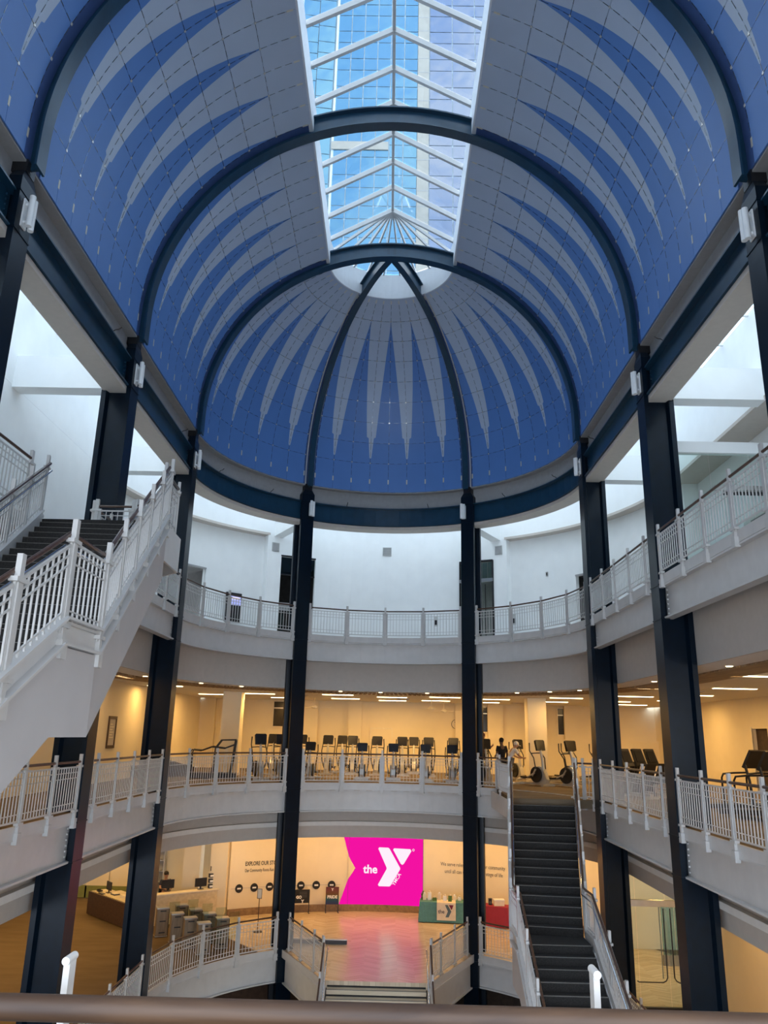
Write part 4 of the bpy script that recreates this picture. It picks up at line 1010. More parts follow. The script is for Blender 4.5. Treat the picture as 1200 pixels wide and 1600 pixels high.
# ================================================================ STAIRS
def stair(sx, dy, dz, extra, name, label, lab_in, lab_out, tx):
    def V(x, y, z): return Vector((sx*x, y+dy, z+dz))
    xi0, xo0 = 3.40, 4.98+extra
    H = (L2-L1)/32.0
    zl = L1+16*H                                             # landing height
    y_top, y_l1, y_l0 = 25.35, 20.75, 19.72
    t = thing(name, label, 'staircase', V(xi0, y_l0, zl), 0)
    def up(f): return (xi0+(4.10-xi0)*f, y_l1+(y_top-y_l1)*f), (xo0+(5.96+extra-xo0)*f, y_l1-0.2+(y_top-0.1-y_l1+0.2)*f)
    def lowf(f): return (xi0, y_l0-4.8*(1-f)), (xo0, y_l0-4.8*(1-f))
    n = 16
    def step(a, b, c, d, z):
        # a,b front edge (inner, outer); d,c back edge
        st = MB().slab([V(a[0],a[1],z-0.20), V(b[0],b[1],z-0.20), V(c[0],c[1],z-0.20), V(d[0],d[1],z-0.20)], (0,0,0.20)).build('step', 'carpet_dark', t)
        e = lambda p, q: (p[0]+(q[0]-p[0])*0.20, p[1]+(q[1]-p[1])*0.20)
        a2, b2 = e(a, d), e(b, c)
        nz_ = MB().slab([V(a[0],a[1]-0.006,z+0.001), V(b[0],b[1]-0.006,z+0.001), V(b2[0],b2[1],z+0.001), V(a2[0],a2[1],z+0.001)], (0,0,0.006))
        nz_.build('nosing', 'nosing', st, local=False)
    for j in range(1, n):                                    # upper flight: step j is j risers over the landing
        f0, f1 = (j-1)/15.0, j/15.0
        (a, b), (d, c) = up(f0), up(f1)
        step(a, b, c, d, zl+j*H)
    # landing
    MB().slab([V(xi0,y_l0,zl-0.22), V(xo0,y_l0,zl-0.22), V(xo0,y_l1-0.2,zl-0.22), V(xi0,y_l1,zl-0.22)], (0,0,0.22)).build('landing', 'carpet_gym' if False else 'carpet_dark', t)
    MB().slab([V(xi0,y_l0-0.006,zl+0.001), V(xo0,y_l0-0.006,zl+0.001), V(xo0,y_l0+0.06,zl+0.001), V(xi0,y_l0+0.06,zl+0.001)], (0,0,0.006)).build('nosing', 'nosing', t)
    for j in range(1, n):                                    # lower flight
        f0, f1 = 1-j/16.0, 1-(j-1)/16.0
        (a, b), (d, c) = lowf(f0), lowf(f1)
        step(a, b, c, d, zl-j*H)
    # side channels and panels
    top_i, top_o = up(1.0)
    for side, pts in (('inner', [(xi0, y_l0-4.8, L1), (xi0, y_l0, zl), (xi0, y_l1, zl), (top_i[0], top_i[1], L2)]), ('outer', [(xo0, y_l0-4.8, L1), (xo0, y_l0, zl), (xo0, y_l1-0.2, zl), (top_o[0], top_o[1], L2)])):
        o = -1 if side == 'inner' else 1
        for i, (p, q) in enumerate(zip(pts, pts[1:])):
            off = Vector((sx*o*0.05, 0, 0))
            P_, Q_ = V(*p)+off, V(*q)+off
            def wallp(z0, z1, th): return MB().slab([P_+Vector((0,0,z0)), Q_+Vector((0,0,z0)), Q_+Vector((0,0,z1)), P_+Vector((0,0,z1))], (sx*o*th, 0, 0))
            wallp(-0.14, 0.14, 0.03).build('channel', 'girder_white', t)
            MB().bar(P_+Vector((sx*o*.05,0,0.14)), Q_+Vector((sx*o*.05,0,0.14)), 0.14, 0.03).build('channel_flange', 'girder_white', t)
            MB().bar(P_+Vector((sx*o*.05,0,-0.14)), Q_+Vector((sx*o*.05,0,-0.14)), 0.14, 0.03).build('channel_flange', 'girder_white', t)
            wallp(-1.10, -0.165, 0.06).build('side_panel', 'soffit_pale', t)
    # closing soffit underneath
    IN = [(xi0, y_l0-4.8, L1), (xi0, y_l0, zl), (xi0, y_l1, zl), (top_i[0], top_i[1], L2)]; OU = [(xo0, y_l0-4.8, L1), (xo0, y_l0, zl), (xo0, y_l1-0.2, zl), (top_o[0], top_o[1], L2)]
    for i in range(3):
        a, b, c, d = V(*IN[i]), V(*IN[i+1]), V(*OU[i+1]), V(*OU[i])
        dz_ = Vector((0,0,-1.08)); MB().slab([a+dz_, b+dz_, c+dz_, d+dz_], (0,0,0.04)).build('soffit', 'soffit_pale', t)
    # railings on both sides
    for side, xs0, f_, lab in (('inner', xi0-0.10, 0, lab_in), ('outer', xo0+0.10, 1, lab_out)):
        ps = []
        for k in range(5): ps.append(V(xs0, y_l0-4.5+4.5*k/4.0, L1+0.15+(zl-L1-0.15)*k/4.0))
        yb = y_l1 if f_ == 0 else y_l1-0.2
        ps.append(V(xs0, yb+0.05, zl))
        for k in range(1, 6):
            q = up(k/5.0)[f_]; ps.append(V(q[0]+(-0.10 if f_ == 0 else 0.10), q[1], zl+(L2-zl)*k/5.0))
        r_ = railing(ps, lab, None, off=(sx*(0.05 if f_ == 0 else -0.05), 0), stair=True)
        MB().tube([p+Vector((sx*(0.09 if f_ == 0 else -0.09),0,0.93)) for p in ps], 0.02, 8).build('grab_rail', 'chrome', r_, True)
    return t
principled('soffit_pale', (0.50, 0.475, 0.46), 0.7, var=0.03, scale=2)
stair(1, 0, 0, 0.0, 'staircase', 'dark carpeted staircase climbing from the lobby to the gym', 'white railing on the left of the dark carpeted stairs', 'white railing on the right of the dark carpeted stairs', 'gym')
stair(-1, -11.45, L3-L2, 0.30, 'staircase', 'white staircase climbing from the gym to the top level on the left', 'white railing on the atrium side of the left staircase', 'white railing on the wall side of the left staircase', 'top')
# platforms joining the stairs to the floors
arcp = [(6.66*math.cos(RD(a)), YC+6.66*math.sin(RD(a))) for a in (6, 14, 22, 30, 38, 46, 51)]
struct('floor', MB().prism([(4.02,25.33),(6.02,25.22)]+arcp, L2-0.25, L2), 'carpet_gym', 'carpeted platform at the head of the dark stairs')
struct('trim_9', MB().bar((4.0,25.33,L2-0.35),(4.0,29.7,L2-0.35),0.05,0.55).bar((4.0,25.28,L2-0.35),(6.1,25.17,L2-0.35),0.05,0.3), 'girder_white')
struct('floor', MB().prism([(-6.62,13.88),(-4.1,13.88),(-4.18,15.3),(-5.55,16.7),(-6.62,16.7)],L3-0.25,L3), 'carpet_dark', 'platform at the head of the left stairs')
struct('trim_9', MB().bar((-4.08,13.88,L3-0.34),(-4.14,15.32,L3-0.34),0.05,0.7).bar((-4.14,15.32,L3-0.34),(-5.55,16.74,L3-0.34),0.05,0.7).bar((-5.55,16.74,L3-0.34),(-6.6,16.74,L3-0.34),0.05,0.7), 'girder_white')
# ---------------------------------------------------------------- centre stairs down from the lobby landing
cs = thing('lobby_staircase', 'wide pale stairs descending from the lobby landing between chrome handrails', 'staircase', (0,26.85,L1))
for j in range(1, 15):
    y = 26.85-j*0.30; z = L1-j*0.168
    st = MB().box(-1.52, 1.52, y, y+0.34, z-0.2, z).build('step', 'stone_light', cs)
    MB().box(-1.52, 1.52, y-0.004, y+0.05, z, z+0.006).build('nosing', 'nosing', st, local=False)
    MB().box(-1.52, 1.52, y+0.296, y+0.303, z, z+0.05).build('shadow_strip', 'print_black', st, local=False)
for sd in (-1, 1):
    MB().slab([(sd*1.56,26.9,L1-0.1),(sd*1.56,22.6,L1-2.5),(sd*1.56,22.6,L1-2.9),(sd*1.56,26.9,L1-0.6)], (sd*0.06,0,0)).build('stringer', 'girder_white', cs)
for sd, tx in ((-1,'left'), (1,'right')):
    r_ = railing([(sd*1.66,26.8-1.2*k,L1-0.168*4*k) for k in range(4)], 'sloping white railing on the %s of the lobby stairs' % tx, None, stair=True)
    MB().tube([(sd*1.56,27.0,L1+0.75),(sd*1.53,26.85,L1+0.93),(sd*1.53,26.6,L1+0.86)]+[(sd*1.53,26.6-k,L1+0.86-0.56*k) for k in range(1,4)], 0.024, 10).build('grab_rail','chrome',r_,True)
# ---------------------------------------------------------------- railing of the viewing balcony, close by
fg = thing('viewing_railing', 'thick round wooden handrail on white posts right before the viewer', 'railing', (0,2.0,L2))
MB().tube([(-6.4,1.95,6.783),(-0.72,1.95,6.783)], 0.0260, 20).build('handrail', 'fore_wood', fg, True)
MB().tube([(-0.718,1.95,6.783),(6.4,1.95,6.783)], 0.0268, 20).build('handrail', 'fore_wood', fg, True)
for k in range(-4, 5):
    x = -0.536+k*1.255
    p = MB().box(x-0.0075, x+0.0075, 2.055, 2.095, L2, 6.846).build('post', 'rail_white', fg)
    MB().tube([(x,2.045,6.851),(x,2.10,6.851)], 0.0095, 14).build('post_cap', 'rail_white', p, True)
MB().box(-6.4,6.4,2.11,2.14,6.60,6.63).box(-6.4,6.4,2.11,2.14,5.8,5.83).build('infill_rail', 'rail_white', fg)
# ================================================================ GYM MACHINES
def part(t, name, mb, mat, smooth=False): return mb.build(name, mat, t, smooth, local=True)
def elliptical():
    t = thing('elliptical', 'x', 'exercise machine')
    part(t, 'base_frame', MB().box(-0.32,0.32,-0.86,-0.74,0.0,0.08).box(-0.32,0.32,0.72,0.84,0.0,0.08).box(-0.06,0.06,-0.8,0.8,0.03,0.11), 'silver_plastic')
    pr = [(-0.78,0.08),(-0.80,0.25),(-0.70,0.50),(-0.52,0.72),(-0.36,0.74),(-0.22,0.55),(-0.12,0.30),(-0.05,0.08)]
    part(t, 'front_housing', MB().slab([(-0.09,y,z) for y, z in pr], (0.18,0,0)), 'silver_plastic')
    for s_ in (-1, 1):
        part(t, 'wheel_cover', MB().tube([(s_*0.09,-0.28,0.42),(s_*0.15,-0.28,0.42)], 0.30, 20), 'black_plastic', True)
        part(t, 'pedal_arm', MB().tube([(s_*0.22,-0.30,0.48),(s_*0.22,0.25,0.26),(s_*0.20,0.72,0.20)], 0.03, 8), 'silver_plastic', True)
        part(t, 'pedal', MB().box(s_*0.2-0.075,s_*0.2+0.075,0.10,0.46,0.27,0.33), 'black_plastic')
        part(t, 'handlebar', MB().tube([(s_*0.27,-0.42,0.62),(s_*0.30,-0.36,1.05),(s_*0.29,-0.12,1.32),(s_*0.27,-0.10,1.62)], [0.024,0.024,0.022,0.026], 8), 'black_plastic', True)
        part(t, 'side_link', MB().tube([(s_*0.27,-0.42,0.64),(s_*0.23,-0.18,0.36)], 0.03, 8), 'silver_plastic', True)
    part(t, 'mast', MB().tube([(0,-0.58,0.55),(0,-0.54,0.95),(0,-0.44,1.38)], [0.07,0.058,0.05], 12), 'silver_plastic', True)
    c = part(t, 'console', MB().slab([(-0.22,-0.50,1.34),(0.22,-0.50,1.34),(0.24,-0.42,1.70),(0.20,-0.40,1.74),(-0.20,-0.40,1.74),(-0.24,-0.42,1.70)], (0,0.09,-0.02)), 'black_plastic')
    part(c, 'screen', MB().slab([(-0.19,-0.392,1.40),(0.19,-0.392,1.40),(0.19,-0.325,1.66),(-0.19,-0.325,1.66)], (0,0.01,-0.002)), 'screen_dark')
    part(t, 'cross_grip', MB().tube([(-0.26,-0.20,1.22),(-0.12,-0.40,1.24),(0.12,-0.40,1.24),(0.26,-0.20,1.22)], 0.02, 8), 'black_plastic', True)
    return t
ell0 = elliptical()
ELL = [(-5.03,32.35,25,'standing just right of the black framed treadmill'), (-4.30,33.9,12,'close behind the left apse column'), (-2.95,33.8,-8,'leftmost of the front row facing the middle balcony'),
       (-0.86,34.3,0,'in the front row, second from the left apse column'), (0.45,34.4,0,'in the middle of the front row'), (1.78,34.0,0,'in the front row, second from the right apse column'), (2.88,33.9,0,'in the front row beside the right apse column'),
       (6.05,32.6,34,'turned sideways, left one at the stair head'), (7.10,32.1,38,'turned sideways, right one at the stair head')]
BACK = [(-3.75,37.6),(-2.55,38.0),(-1.45,38.1),(-0.25,38.0),(0.88,38.1),(2.12,38.0),(3.3,38.0),(-4.9,36.4),(-2.0,40.2),(1.5,40.4),(4.4,36.2),(5.9,36.6),(7.8,34.6),(8.9,34.3)]
first = True
def setp(t, x, y, rz, lab, grp=None):
    t.location = (x,y,L2); t.rotation_euler = (0,0,RD(rz)); t['label'] = lab
    if grp: t['group'] = grp
for (x, y, a, d) in ELL:
    o = ell0 if first else dup(ell0, (0,0,0)); first = False
    setp(o, x, y, a, 'black and silver elliptical trainer '+d)
    if 'front row' in d: o.scale = (0.92, 0.84, 0.84)
for (x, y) in BACK:
    o = dup(ell0, (0,0,0)); setp(o, x, y, random.uniform(-6, 6)+(25 if x > 5.5 else 0), 'black and silver elliptical trainer in the back rows of the gym', 'elliptical trainers in the back rows')
# treadmill with black tube frame
def treadmill(lab, x, y, rz):
    t = thing('treadmill', lab, 'treadmill', (x,y,L2), RD(rz))
    part(t, 'deck', MB().slab([(-0.40,-0.95,0.05),(0.40,-0.95,0.05),(0.40,0.95,0.16),(-0.40,0.95,0.16)], (0,0,0.12)), 'black_plastic')
    part(t, 'belt', MB().slab([(-0.28,-0.93,0.175),(0.28,-0.93,0.175),(0.28,0.60,0.265),(-0.28,0.60,0.265)], (0,0,0.012)), 'print_grey')
    for s_ in (-1, 1):
        part(t, 'upright', MB().tube([(s_*0.42,0.72,0.15),(s_*0.42,0.66,0.85),(s_*0.42,0.55,1.25)], 0.035, 10), 'black_plastic', True)
        part(t, 'side_rail', MB().tube([(s_*0.42,0.60,1.05),(s_*0.42,0.10,1.02),(s_*0.42,-0.25,0.98),(s_*0.42,-0.32,0.88),(s_*0.42,-0.32,0.16)], 0.026, 10), 'black_plastic', True)
    c = part(t, 'console', MB().slab([(-0.45,0.46,1.18),(0.45,0.46,1.18),(0.42,0.74,1.62),(-0.42,0.74,1.62)], (0,0.07,-0.03)), 'black_plastic')
    part(c, 'screen', MB().slab([(-0.25,0.475,1.25),(0.25,0.475,1.25),(0.25,0.70,1.58),(-0.25,0.70,1.58)], (0,-0.01,0.004)), 'screen_dark')
    part(t, 'motor_hood', MB().slab([(-0.38,0.55,0.17),(0.38,0.55,0.17),(0.34,0.95,0.17),(-0.34,0.95,0.17)], (0,0,0.16)), 'silver_plastic')
    return t
tm = thing('treadmill', 'open black tube framed treadmill on the left of the gym floor', 'treadmill', (-6.75,32.2,L2), RD(-82))
part(tm, 'deck', MB().box(-0.42,0.42,-1.0,0.95,0.04,0.22), 'black_plastic'); part(tm, 'belt', MB().box(-0.3,0.3,-0.98,0.75,0.22,0.235), 'print_grey')
for s_ in (-1, 1):
    part(tm, 'upright', MB().tube([(s_*0.42,0.72,0.2),(s_*0.42,0.80,0.9),(s_*0.42,0.86,1.48)], 0.035, 10), 'black_plastic', True)
    part(tm, 'side_rail', MB().tube([(s_*0.42,0.84,1.30),(s_*0.42,0.45,1.15),(s_*0.42,-0.05,1.20),(s_*0.42,-0.45,1.05),(s_*0.42,-0.80,1.08),(s_*0.42,-0.86,0.95),(s_*0.42,-0.86,0.2)], 0.03, 10), 'black_plastic', True)
    part(tm, 'brace', MB().tube([(s_*0.42,0.86,1.48),(s_*0.42,0.30,1.46),(s_*0.42,0.10,1.18),(s_*0.42,0.02,0.2)], 0.028, 10), 'black_plastic', True)
part(tm, 'top_bar', MB().tube([(-0.42,0.86,1.48),(0.42,0.86,1.48)], 0.035, 10), 'black_plastic', True)
part(tm, 'centre_mast', MB().box(-0.08,0.08,0.45,0.56,0.2,1.2), 'cream')
treadmill('black treadmill with tilted console behind the right railing, by the dark doorway', 9.75, 21.9, 200)
treadmill('black treadmill with tilted console behind the right railing, next to another treadmill', 9.35, 20.2, 200)
def recumbent(lab, x, y, rz, grp=None):
    t = thing('recumbent_bike', lab, 'exercise bike', (x,y,L2), RD(rz), grp)
    part(t, 'base_rail', MB().box(-0.06,0.06,-0.75,0.75,0.05,0.15).box(-0.28,0.28,-0.78,-0.68,0,0.08).box(-0.28,0.28,0.66,0.76,0,0.08), 'silver_plastic')
    part(t, 'drive_housing', MB().slab([(-0.1,0.15,0.1),(-0.1,0.72,0.1),(-0.1,0.78,0.45),(-0.1,0.55,0.68),(-0.1,0.28,0.6)], (0.2,0,0)), 'black_plastic')
    part(t, 'seat', MB().box(-0.22,0.22,-0.55,-0.15,0.42,0.52), 'black_plastic'); part(t, 'backrest', MB().slab([(-0.21,-0.55,0.52),(0.21,-0.55,0.52),(0.19,-0.78,1.08),(-0.19,-0.78,1.08)], (0,-0.08,0)), 'black_plastic')
    part(t, 'seat_post', MB().box(-0.05,0.05,-0.4,-0.3,0.14,0.43), 'silver_plastic')
    part(t, 'mast', MB().tube([(0,0.55,0.6),(0,0.50,0.95),(0,0.36,1.18)], 0.045, 10), 'black_plastic', True)
    c = part(t, 'console', MB().slab([(-0.23,0.20,0.98),(0.23,0.20,0.98),(0.21,0.44,1.52),(-0.21,0.44,1.52)], (0,0.07,-0.03)), 'black_plastic'); part(c, 'screen', MB().slab([(-0.17,0.23,1.08),(0.17,0.23,1.08),(0.16,0.40,1.44),(-0.16,0.40,1.44)], (0,-0.012,0.006)), 'screen_dark')
    for s_ in (-1, 1):
        part(t, 'side_grip', MB().tube([(s_*0.28,-0.2,0.5),(s_*0.3,-0.3,0.72),(s_*0.3,-0.05,0.76)], 0.02, 8), 'black_plastic', True)
        part(t, 'pedal', MB().box(s_*0.2-0.05,s_*0.2+0.05,0.42,0.62,0.36 if s_ > 0 else 0.2,0.4 if s_ > 0 else 0.24), 'black_plastic')
    return t
for i, (x, y) in enumerate(((8.35,26.9),(9.0,27.6),(9.65,28.3),(8.6,29.3))): recumbent('black recumbent bike with tilted console behind the right hand gym railing', x, y, 25, 'recumbent bikes on the right')
# dip bars on the gym back wall ledge
# ================================================================ LOBBY: SCREEN WALL
RWL = 12.2
def wp(s, z, off=0.0):
    """point on the curved lobby wall: s metres right of the axis along the wall, off metres in front of it"""
    a = PI/2-s/RWL; r = RWL-off; return Vector((r*math.cos(a), YC+r*math.sin(a), z))
def curved_panel(s0, s1, z0, z1, o0, o1, n=14):
    A = [wp(s, 0, o0) for s in frange(s0, s1, n)]; B = [wp(s, 0, o1) for s in frange(s0, s1, n)]
    return MB().strip([(p.x,p.y) for p in A], [(p.x,p.y) for p in B], z0, z1)
def wall_poly(pts, off, th=0.008):
    c = [wp(s, z, off) for s, z in pts]; n = Vector((0,-th,0)); return MB().slab(c, n)
def text_mesh(body, size, ext=0.002, align='LEFT', bold=0.0):
    cu = bpy.data.curves.new('t', 'FONT'); cu.body = body; cu.size = size; cu.extrude = ext; cu.align_x = align; cu.offset = bold; cu.resolution_u = 3
    o = bpy.data.objects.new('t', cu); COL.objects.link(o); dg = bpy.context.evaluated_depsgraph_get(); dg.update()
    me = bpy.data.meshes.new_from_object(o.evaluated_get(dg)); bpy.data.objects.remove(o); bpy.data.curves.remove(cu); return me
def wall_text(name, body, size, s0, z0, mat, parent, off=0.006, bold=0.0, rot=0.0, xs=1.0):
    me = text_mesh(body, size, 0.002, 'LEFT', bold)
    for v in me.vertices:
        x, y = v.co.x*xs, v.co.y; x, y = x*math.cos(rot)-y*math.sin(rot), x*math.sin(rot)+y*math.cos(rot)
        p = wp(s0+x, z0+y, off+v.co.z); v.co = p
    me.materials.clear(); me.materials.append(MATS[mat])
    o = bpy.data.objects.new(name, me); COL.objects.link(o)
    if parent: o.parent = parent; o.location = -wloc(parent)
    if name.endswith('line'): o['kind'] = 'stuff'
    return o
def flat_text(name, body, size, mat, parent, loc, bold=0.0, rot=(PI/2,0,0), align='CENTER'):
    me = text_mesh(body, size, 0.002, align, bold); me.materials.clear(); me.materials.append(MATS[mat])
    o = bpy.data.objects.new(name, me); COL.objects.link(o); o.parent = parent; o.location = loc; o.rotation_euler = rot; return o
scr_t = thing('led_screen', 'large glowing pink wall screen with a white Y logo', 'screen', wp(0.25, 0.35))
curved_panel(-1.42, 1.86, 0.36, 3.55, 0.05, 0.01).build('housing', 'black_plastic', scr_t)
curved_panel(-1.41, 1.85, 0.37, 3.54, 0.062, 0.05).build('display', 'led_pink', scr_t)
tail = wall_poly([(-1.78,0.37),(-1.41,0.37),(-1.41,3.54),(-1.82,3.54),(-1.13-0.28,2.0)], 0.02, 0.02)
# pennant tail to the left of the screen, cut as a notch
MB().add([tuple(p) for p in (wp(-1.78,0.37,0.03), wp(-1.41,0.37,0.03), wp(-1.41,1.38,0.03))]+[tuple(p) for p in (wp(-1.78,0.37,0.01), wp(-1.41,0.37,0.01), wp(-1.41,1.38,0.01))], [(0,1,2),(5,4,3),(0,3,4,1),(1,4,5,2),(2,5,3,0)]).build('pennant_tail', 'led_pink', scr_t)
MB().add([tuple(p) for p in (wp(-1.80,3.54,0.03), wp(-1.41,3.54,0.03), wp(-1.41,2.28,0.03))]+[tuple(p) for p in (wp(-1.80,3.54,0.01), wp(-1.41,3.54,0.01), wp(-1.41,2.28,0.01))], [(0,1,2),(5,4,3),(0,3,4,1),(1,4,5,2),(2,5,3,0)]).build('pennant_tail', 'led_pink', scr_t)
def lp(zx, zy): return ((430+zx/3.4286-603.5)*0.0284+0.22, (1361-(1280+zy/3.4286))*0.0265+1.70)
# notch of the wall colour inside the screen edge
MB().add([tuple(p) for p in (wp(-1.425,2.28,0.066), wp(-1.12,1.80,0.066), wp(-1.425,1.36,0.066))]+[tuple(p) for p in (wp(-1.425,2.28,0.05), wp(-1.12,1.80,0.05), wp(-1.425,1.36,0.05))], [(0,1,2),(5,4,3),(0,3,4,1),(1,4,5,2),(2,5,3,0)]).build('notch', 'warm_wall', scr_t)
wall_poly([lp(*q) for q in ((553,160),(558,153),(606,154),(613,159),(671,258),(671,265),(622,350),(615,355),(560,355),(555,347),(599,266),(599,258))], 0.066).build('logo_stroke', 'led_white', scr_t)
wall_poly([lp(*q) for q in ((632,163),(638,156),(724,158),(730,168),(690,236),(682,241),(674,236))], 0.066).build('logo_stroke', 'led_white', scr_t)
a = lp(476, 288); wall_text('logo_word', 'the', 0.47, a[0], a[1], 'led_white', scr_t, 0.068, 0.012)
a = lp(642, 352); wall_text('logo_word', 'YMCA', 0.20, a[0], a[1], 'led_white', scr_t, 0.068, 0.002, RD(58))
a = lp(735, 168); wall_text('logo_mark', '\u00ae', 0.13, a[0], a[1], 'led_white', scr_t, 0.068, 0.003)
# lettering and timeline discs
tx = thing('wall_lettering', 'dark lettering EXPLORE OUR STORY on the cream lobby wall', 'lettering', wp(-6.0,1.98))
wall_text('headline', 'EXPLORE OUR STORY', 0.225, -5.95, 1.99, 'print_black', tx, 0.01, 0.003, 0, 0.70); wall_text('subline', 'Our Community Roots Run Deep', 0.185, -5.95, 1.74, 'print_black', tx, 0.01, 0.0, 0, 0.60)
tx = thing('wall_lettering', 'thin grey two line motto on the cream wall right of the pink screen', 'lettering', wp(2.6,1.98))
wall_text('first_line', 'We serve relentlessly with our community', 0.215, 2.62, 2.02, 'print_grey', tx, 0.01, 0, 0, 0.76); wall_text('second_line', 'until all can thrive at every stage of life', 0.215, 2.80, 1.74, 'print_grey', tx, 0.01, 0, 0, 0.76)
for i, s0 in enumerate((-6.16,-5.50,-4.83,-4.17,-3.47,-2.80,-2.13)):
    t = thing('timeline_disc', 'black round disc with a white caption on the lobby wall timeline', 'sign', wp(s0,1.13), 0, 'timeline discs on the lobby wall')
    pl = [wp(s0+0.165*math.cos(2*PI*k/20), 1.13+0.165*math.sin(2*PI*k/20), 0.01) for k in range(20)]
    MB().slab(pl, (-math.sin(s0/RWL)*0.02,-0.02,0)).build('disc','print_black',t)
    wall_poly([(s0-0.08,1.10),(s0+0.085,1.10),(s0+0.085,1.16),(s0-0.08,1.16)], 0.034, 0.004).build('caption','print_white',t)
tb = curved_panel(-6.5,-1.75,1.125,1.14,0.012,0.0,20).build('timeline_bar','soffit',None); tag(tb,'thin pale bar running behind the black timeline discs','trim')
def poster(name, lab, x, y, w_, z0, z1, mat, rz=0.0):
    t = thing(name, lab, 'sign', (x,y,L1), rz)
    part(t, 'board', MB().box(-w_/2,w_/2,-0.015,0.015,z0-L1,z1-L1), mat); part(t, 'foot', MB().box(-w_/2,-w_/2+0.03,-0.12,0.25,0,0.03).box(w_/2-0.03,w_/2,-0.12,0.25,0,0.03).box(-w_/2,-w_/2+0.03,0.02,0.05,0,z0-L1+0.1).box(w_/2-0.03,w_/2,0.02,0.05,0,z0-L1+0.1), 'black_plastic'); return t
p1 = poster('poster_board', 'black poster board reading GO beside the left apse column', -3.33, 36.0, 0.68, 0.50, 1.02, 'print_black', RD(14))
flat_text('headline', 'GO', 0.15, 'print_white', p1, (-0.12,-0.02,0.58), 0.008); flat_text('logo', 'Y', 0.15, 'print_white', p1, (0.04,-0.02,0.42), 0.012)
for i in range(4): part(p1, 'text_line', MB().box(-0.1,0.22,-0.02,-0.015,0.63+i*0.06,0.65+i*0.06), 'print_grey')
p2 = poster('poster_board', 'rainbow graded poster board reading PRIDE left of the pink screen', -2.05, 36.3, 0.56, 0.42, 1.10, 'pride_print', RD(8))
flat_text('headline', 'PRIDE', 0.165, 'print_white', p2, (0,-0.02,0.56), 0.006); flat_text('logo', 'Y', 0.12, 'print_white', p2, (0,-0.02,0.86), 0.01)
# tables with cloths
def cloth_table(lab, labc, x, y, w_, d, mat, rz=0):
    t = thing('folding_table', lab, 'table', (x,y,L1), rz)
    part(t, 'tabletop', MB().box(-w_/2,w_/2,-d/2,d/2,0.72,0.75), 'cream')
    for a in (-1,1):
        for b_ in (-1,1): part(t, 'leg', MB().tube([(a*(w_/2-0.12),b_*(d/2-0.1),0),(a*(w_/2-0.12),b_*(d/2-0.1),0.72)], 0.018, 8), 'steel', True)
    c = thing('tablecloth', labc, 'tablecloth', (x,y,L1), rz); mb = MB(); vs = []; N = 44
    P_ = []
    for k in range(N):
        f = 4.0*k/N; i = int(f); g = f-i
        cs = [(-1,-1),(1,-1),(1,1),(-1,1)]; p, q = cs[i], cs[(i+1) % 4]; P_.append((p[0]+(q[0]-p[0])*g, p[1]+(q[1]-p[1])*g))
    for k, (a, b_) in enumerate(P_): vs.append((a*(w_/2+0.01), b_*(d/2+0.01), 0.765))
    for k, (a, b_) in enumerate(P_):
        wv = 0.025*math.sin(k*2.4); vs.append((a*(w_/2+0.05+wv), b_*(d/2+0.05+wv), 0.03))
    mb.add(vs, [tuple(range(N))]+[(k,(k+1) % N,N+(k+1) % N,N+k) for k in range(N)])
    part(c, 'cloth', mb, mat, True); return t, c
t1, c1 = cloth_table('folding table hidden under a teal cloth right of the pink screen', 'teal tablecloth with a square Y logo runner', 2.72, 35.25, 2.1, 0.75, 'teal_cloth', RD(-4))
rn = part(c1, 'logo_runner', MB().box(-0.35,0.42,-0.47,-0.455,0.12,0.775).box(-0.35,0.42,-0.46,0.2,0.768,0.776), 'cream')
o = flat_text('logo_word', 'the', 0.20, 'print_grey', c1, (-0.17,-0.475,0.38), 0.004)
part(c1, 'logo_stroke', MB().slab([(-0.02,-0.478,0.70),(0.09,-0.478,0.70),(0.24,-0.478,0.46),(0.13,-0.478,0.24),(0.0,-0.478,0.24),(0.10,-0.478,0.46)], (0,-0.006,0)), 'slate_blue'); part(c1, 'logo_stroke', MB().slab([(0.14,-0.478,0.70),(0.33,-0.478,0.70),(0.26,-0.478,0.53),(0.235,-0.478,0.53)], (0,-0.006,0)), 'maroon')
t2, c2 = cloth_table('small table under a dark red cloth behind the dark stairs', 'dark red tablecloth right of the apse column', 4.75, 34.6, 1.0, 0.6, 'red_cloth', RD(-20))
rs = random.Random(5)
for i in range(9):     # gift baskets, cards and cups on the teal table
    x = 1.85+i*0.21; h = rs.uniform(0.10, 0.30); t = thing('gift_bag', 'small cellophane gift bag on the teal table', 'bag', (x,35.2+rs.uniform(-0.12,0.2),L1+0.772), rs.uniform(-0.4,0.4), 'gift bags on the teal table')
    part(t, 'bag', MB().slab([(-0.07,-0.05,0),(0.07,-0.05,0),(0.07,0.05,0),(-0.07,0.05,0)], (0,0,h)), ['cream','print_white','leaf'][i % 3]); part(t, 'bow', MB().ellipsoid((0,0,h+0.03),(0.05,0.03,0.04),8,5), ['print_white','cream','cream'][i % 3], True)
pl = thing('potted_plant', 'small potted plant on the left end of the teal table', 'plant', (1.78,35.35,L1+0.772)); part(pl, 'pot', MB().lathe([(0.05,0),(0.075,0.11)],12), 'print_grey', True)
lv = MB()
for k in range(26):
    a = k*2.4; r_ = 0.05+0.10*((k*7) % 10)/10; c = Vector((0,0,0.1)); q = Vector((math.cos(a)*r_, math.sin(a)*r_, 0.16+0.22*((k*3) % 10)/10)); d = Vector((-math.sin(a),math.cos(a),0))*0.022; lv.add([c, (c+q)/2+d, q, (c+q)/2-d], [(0,1,2,3)])
part(pl, 'foliage', lv, 'leaf')
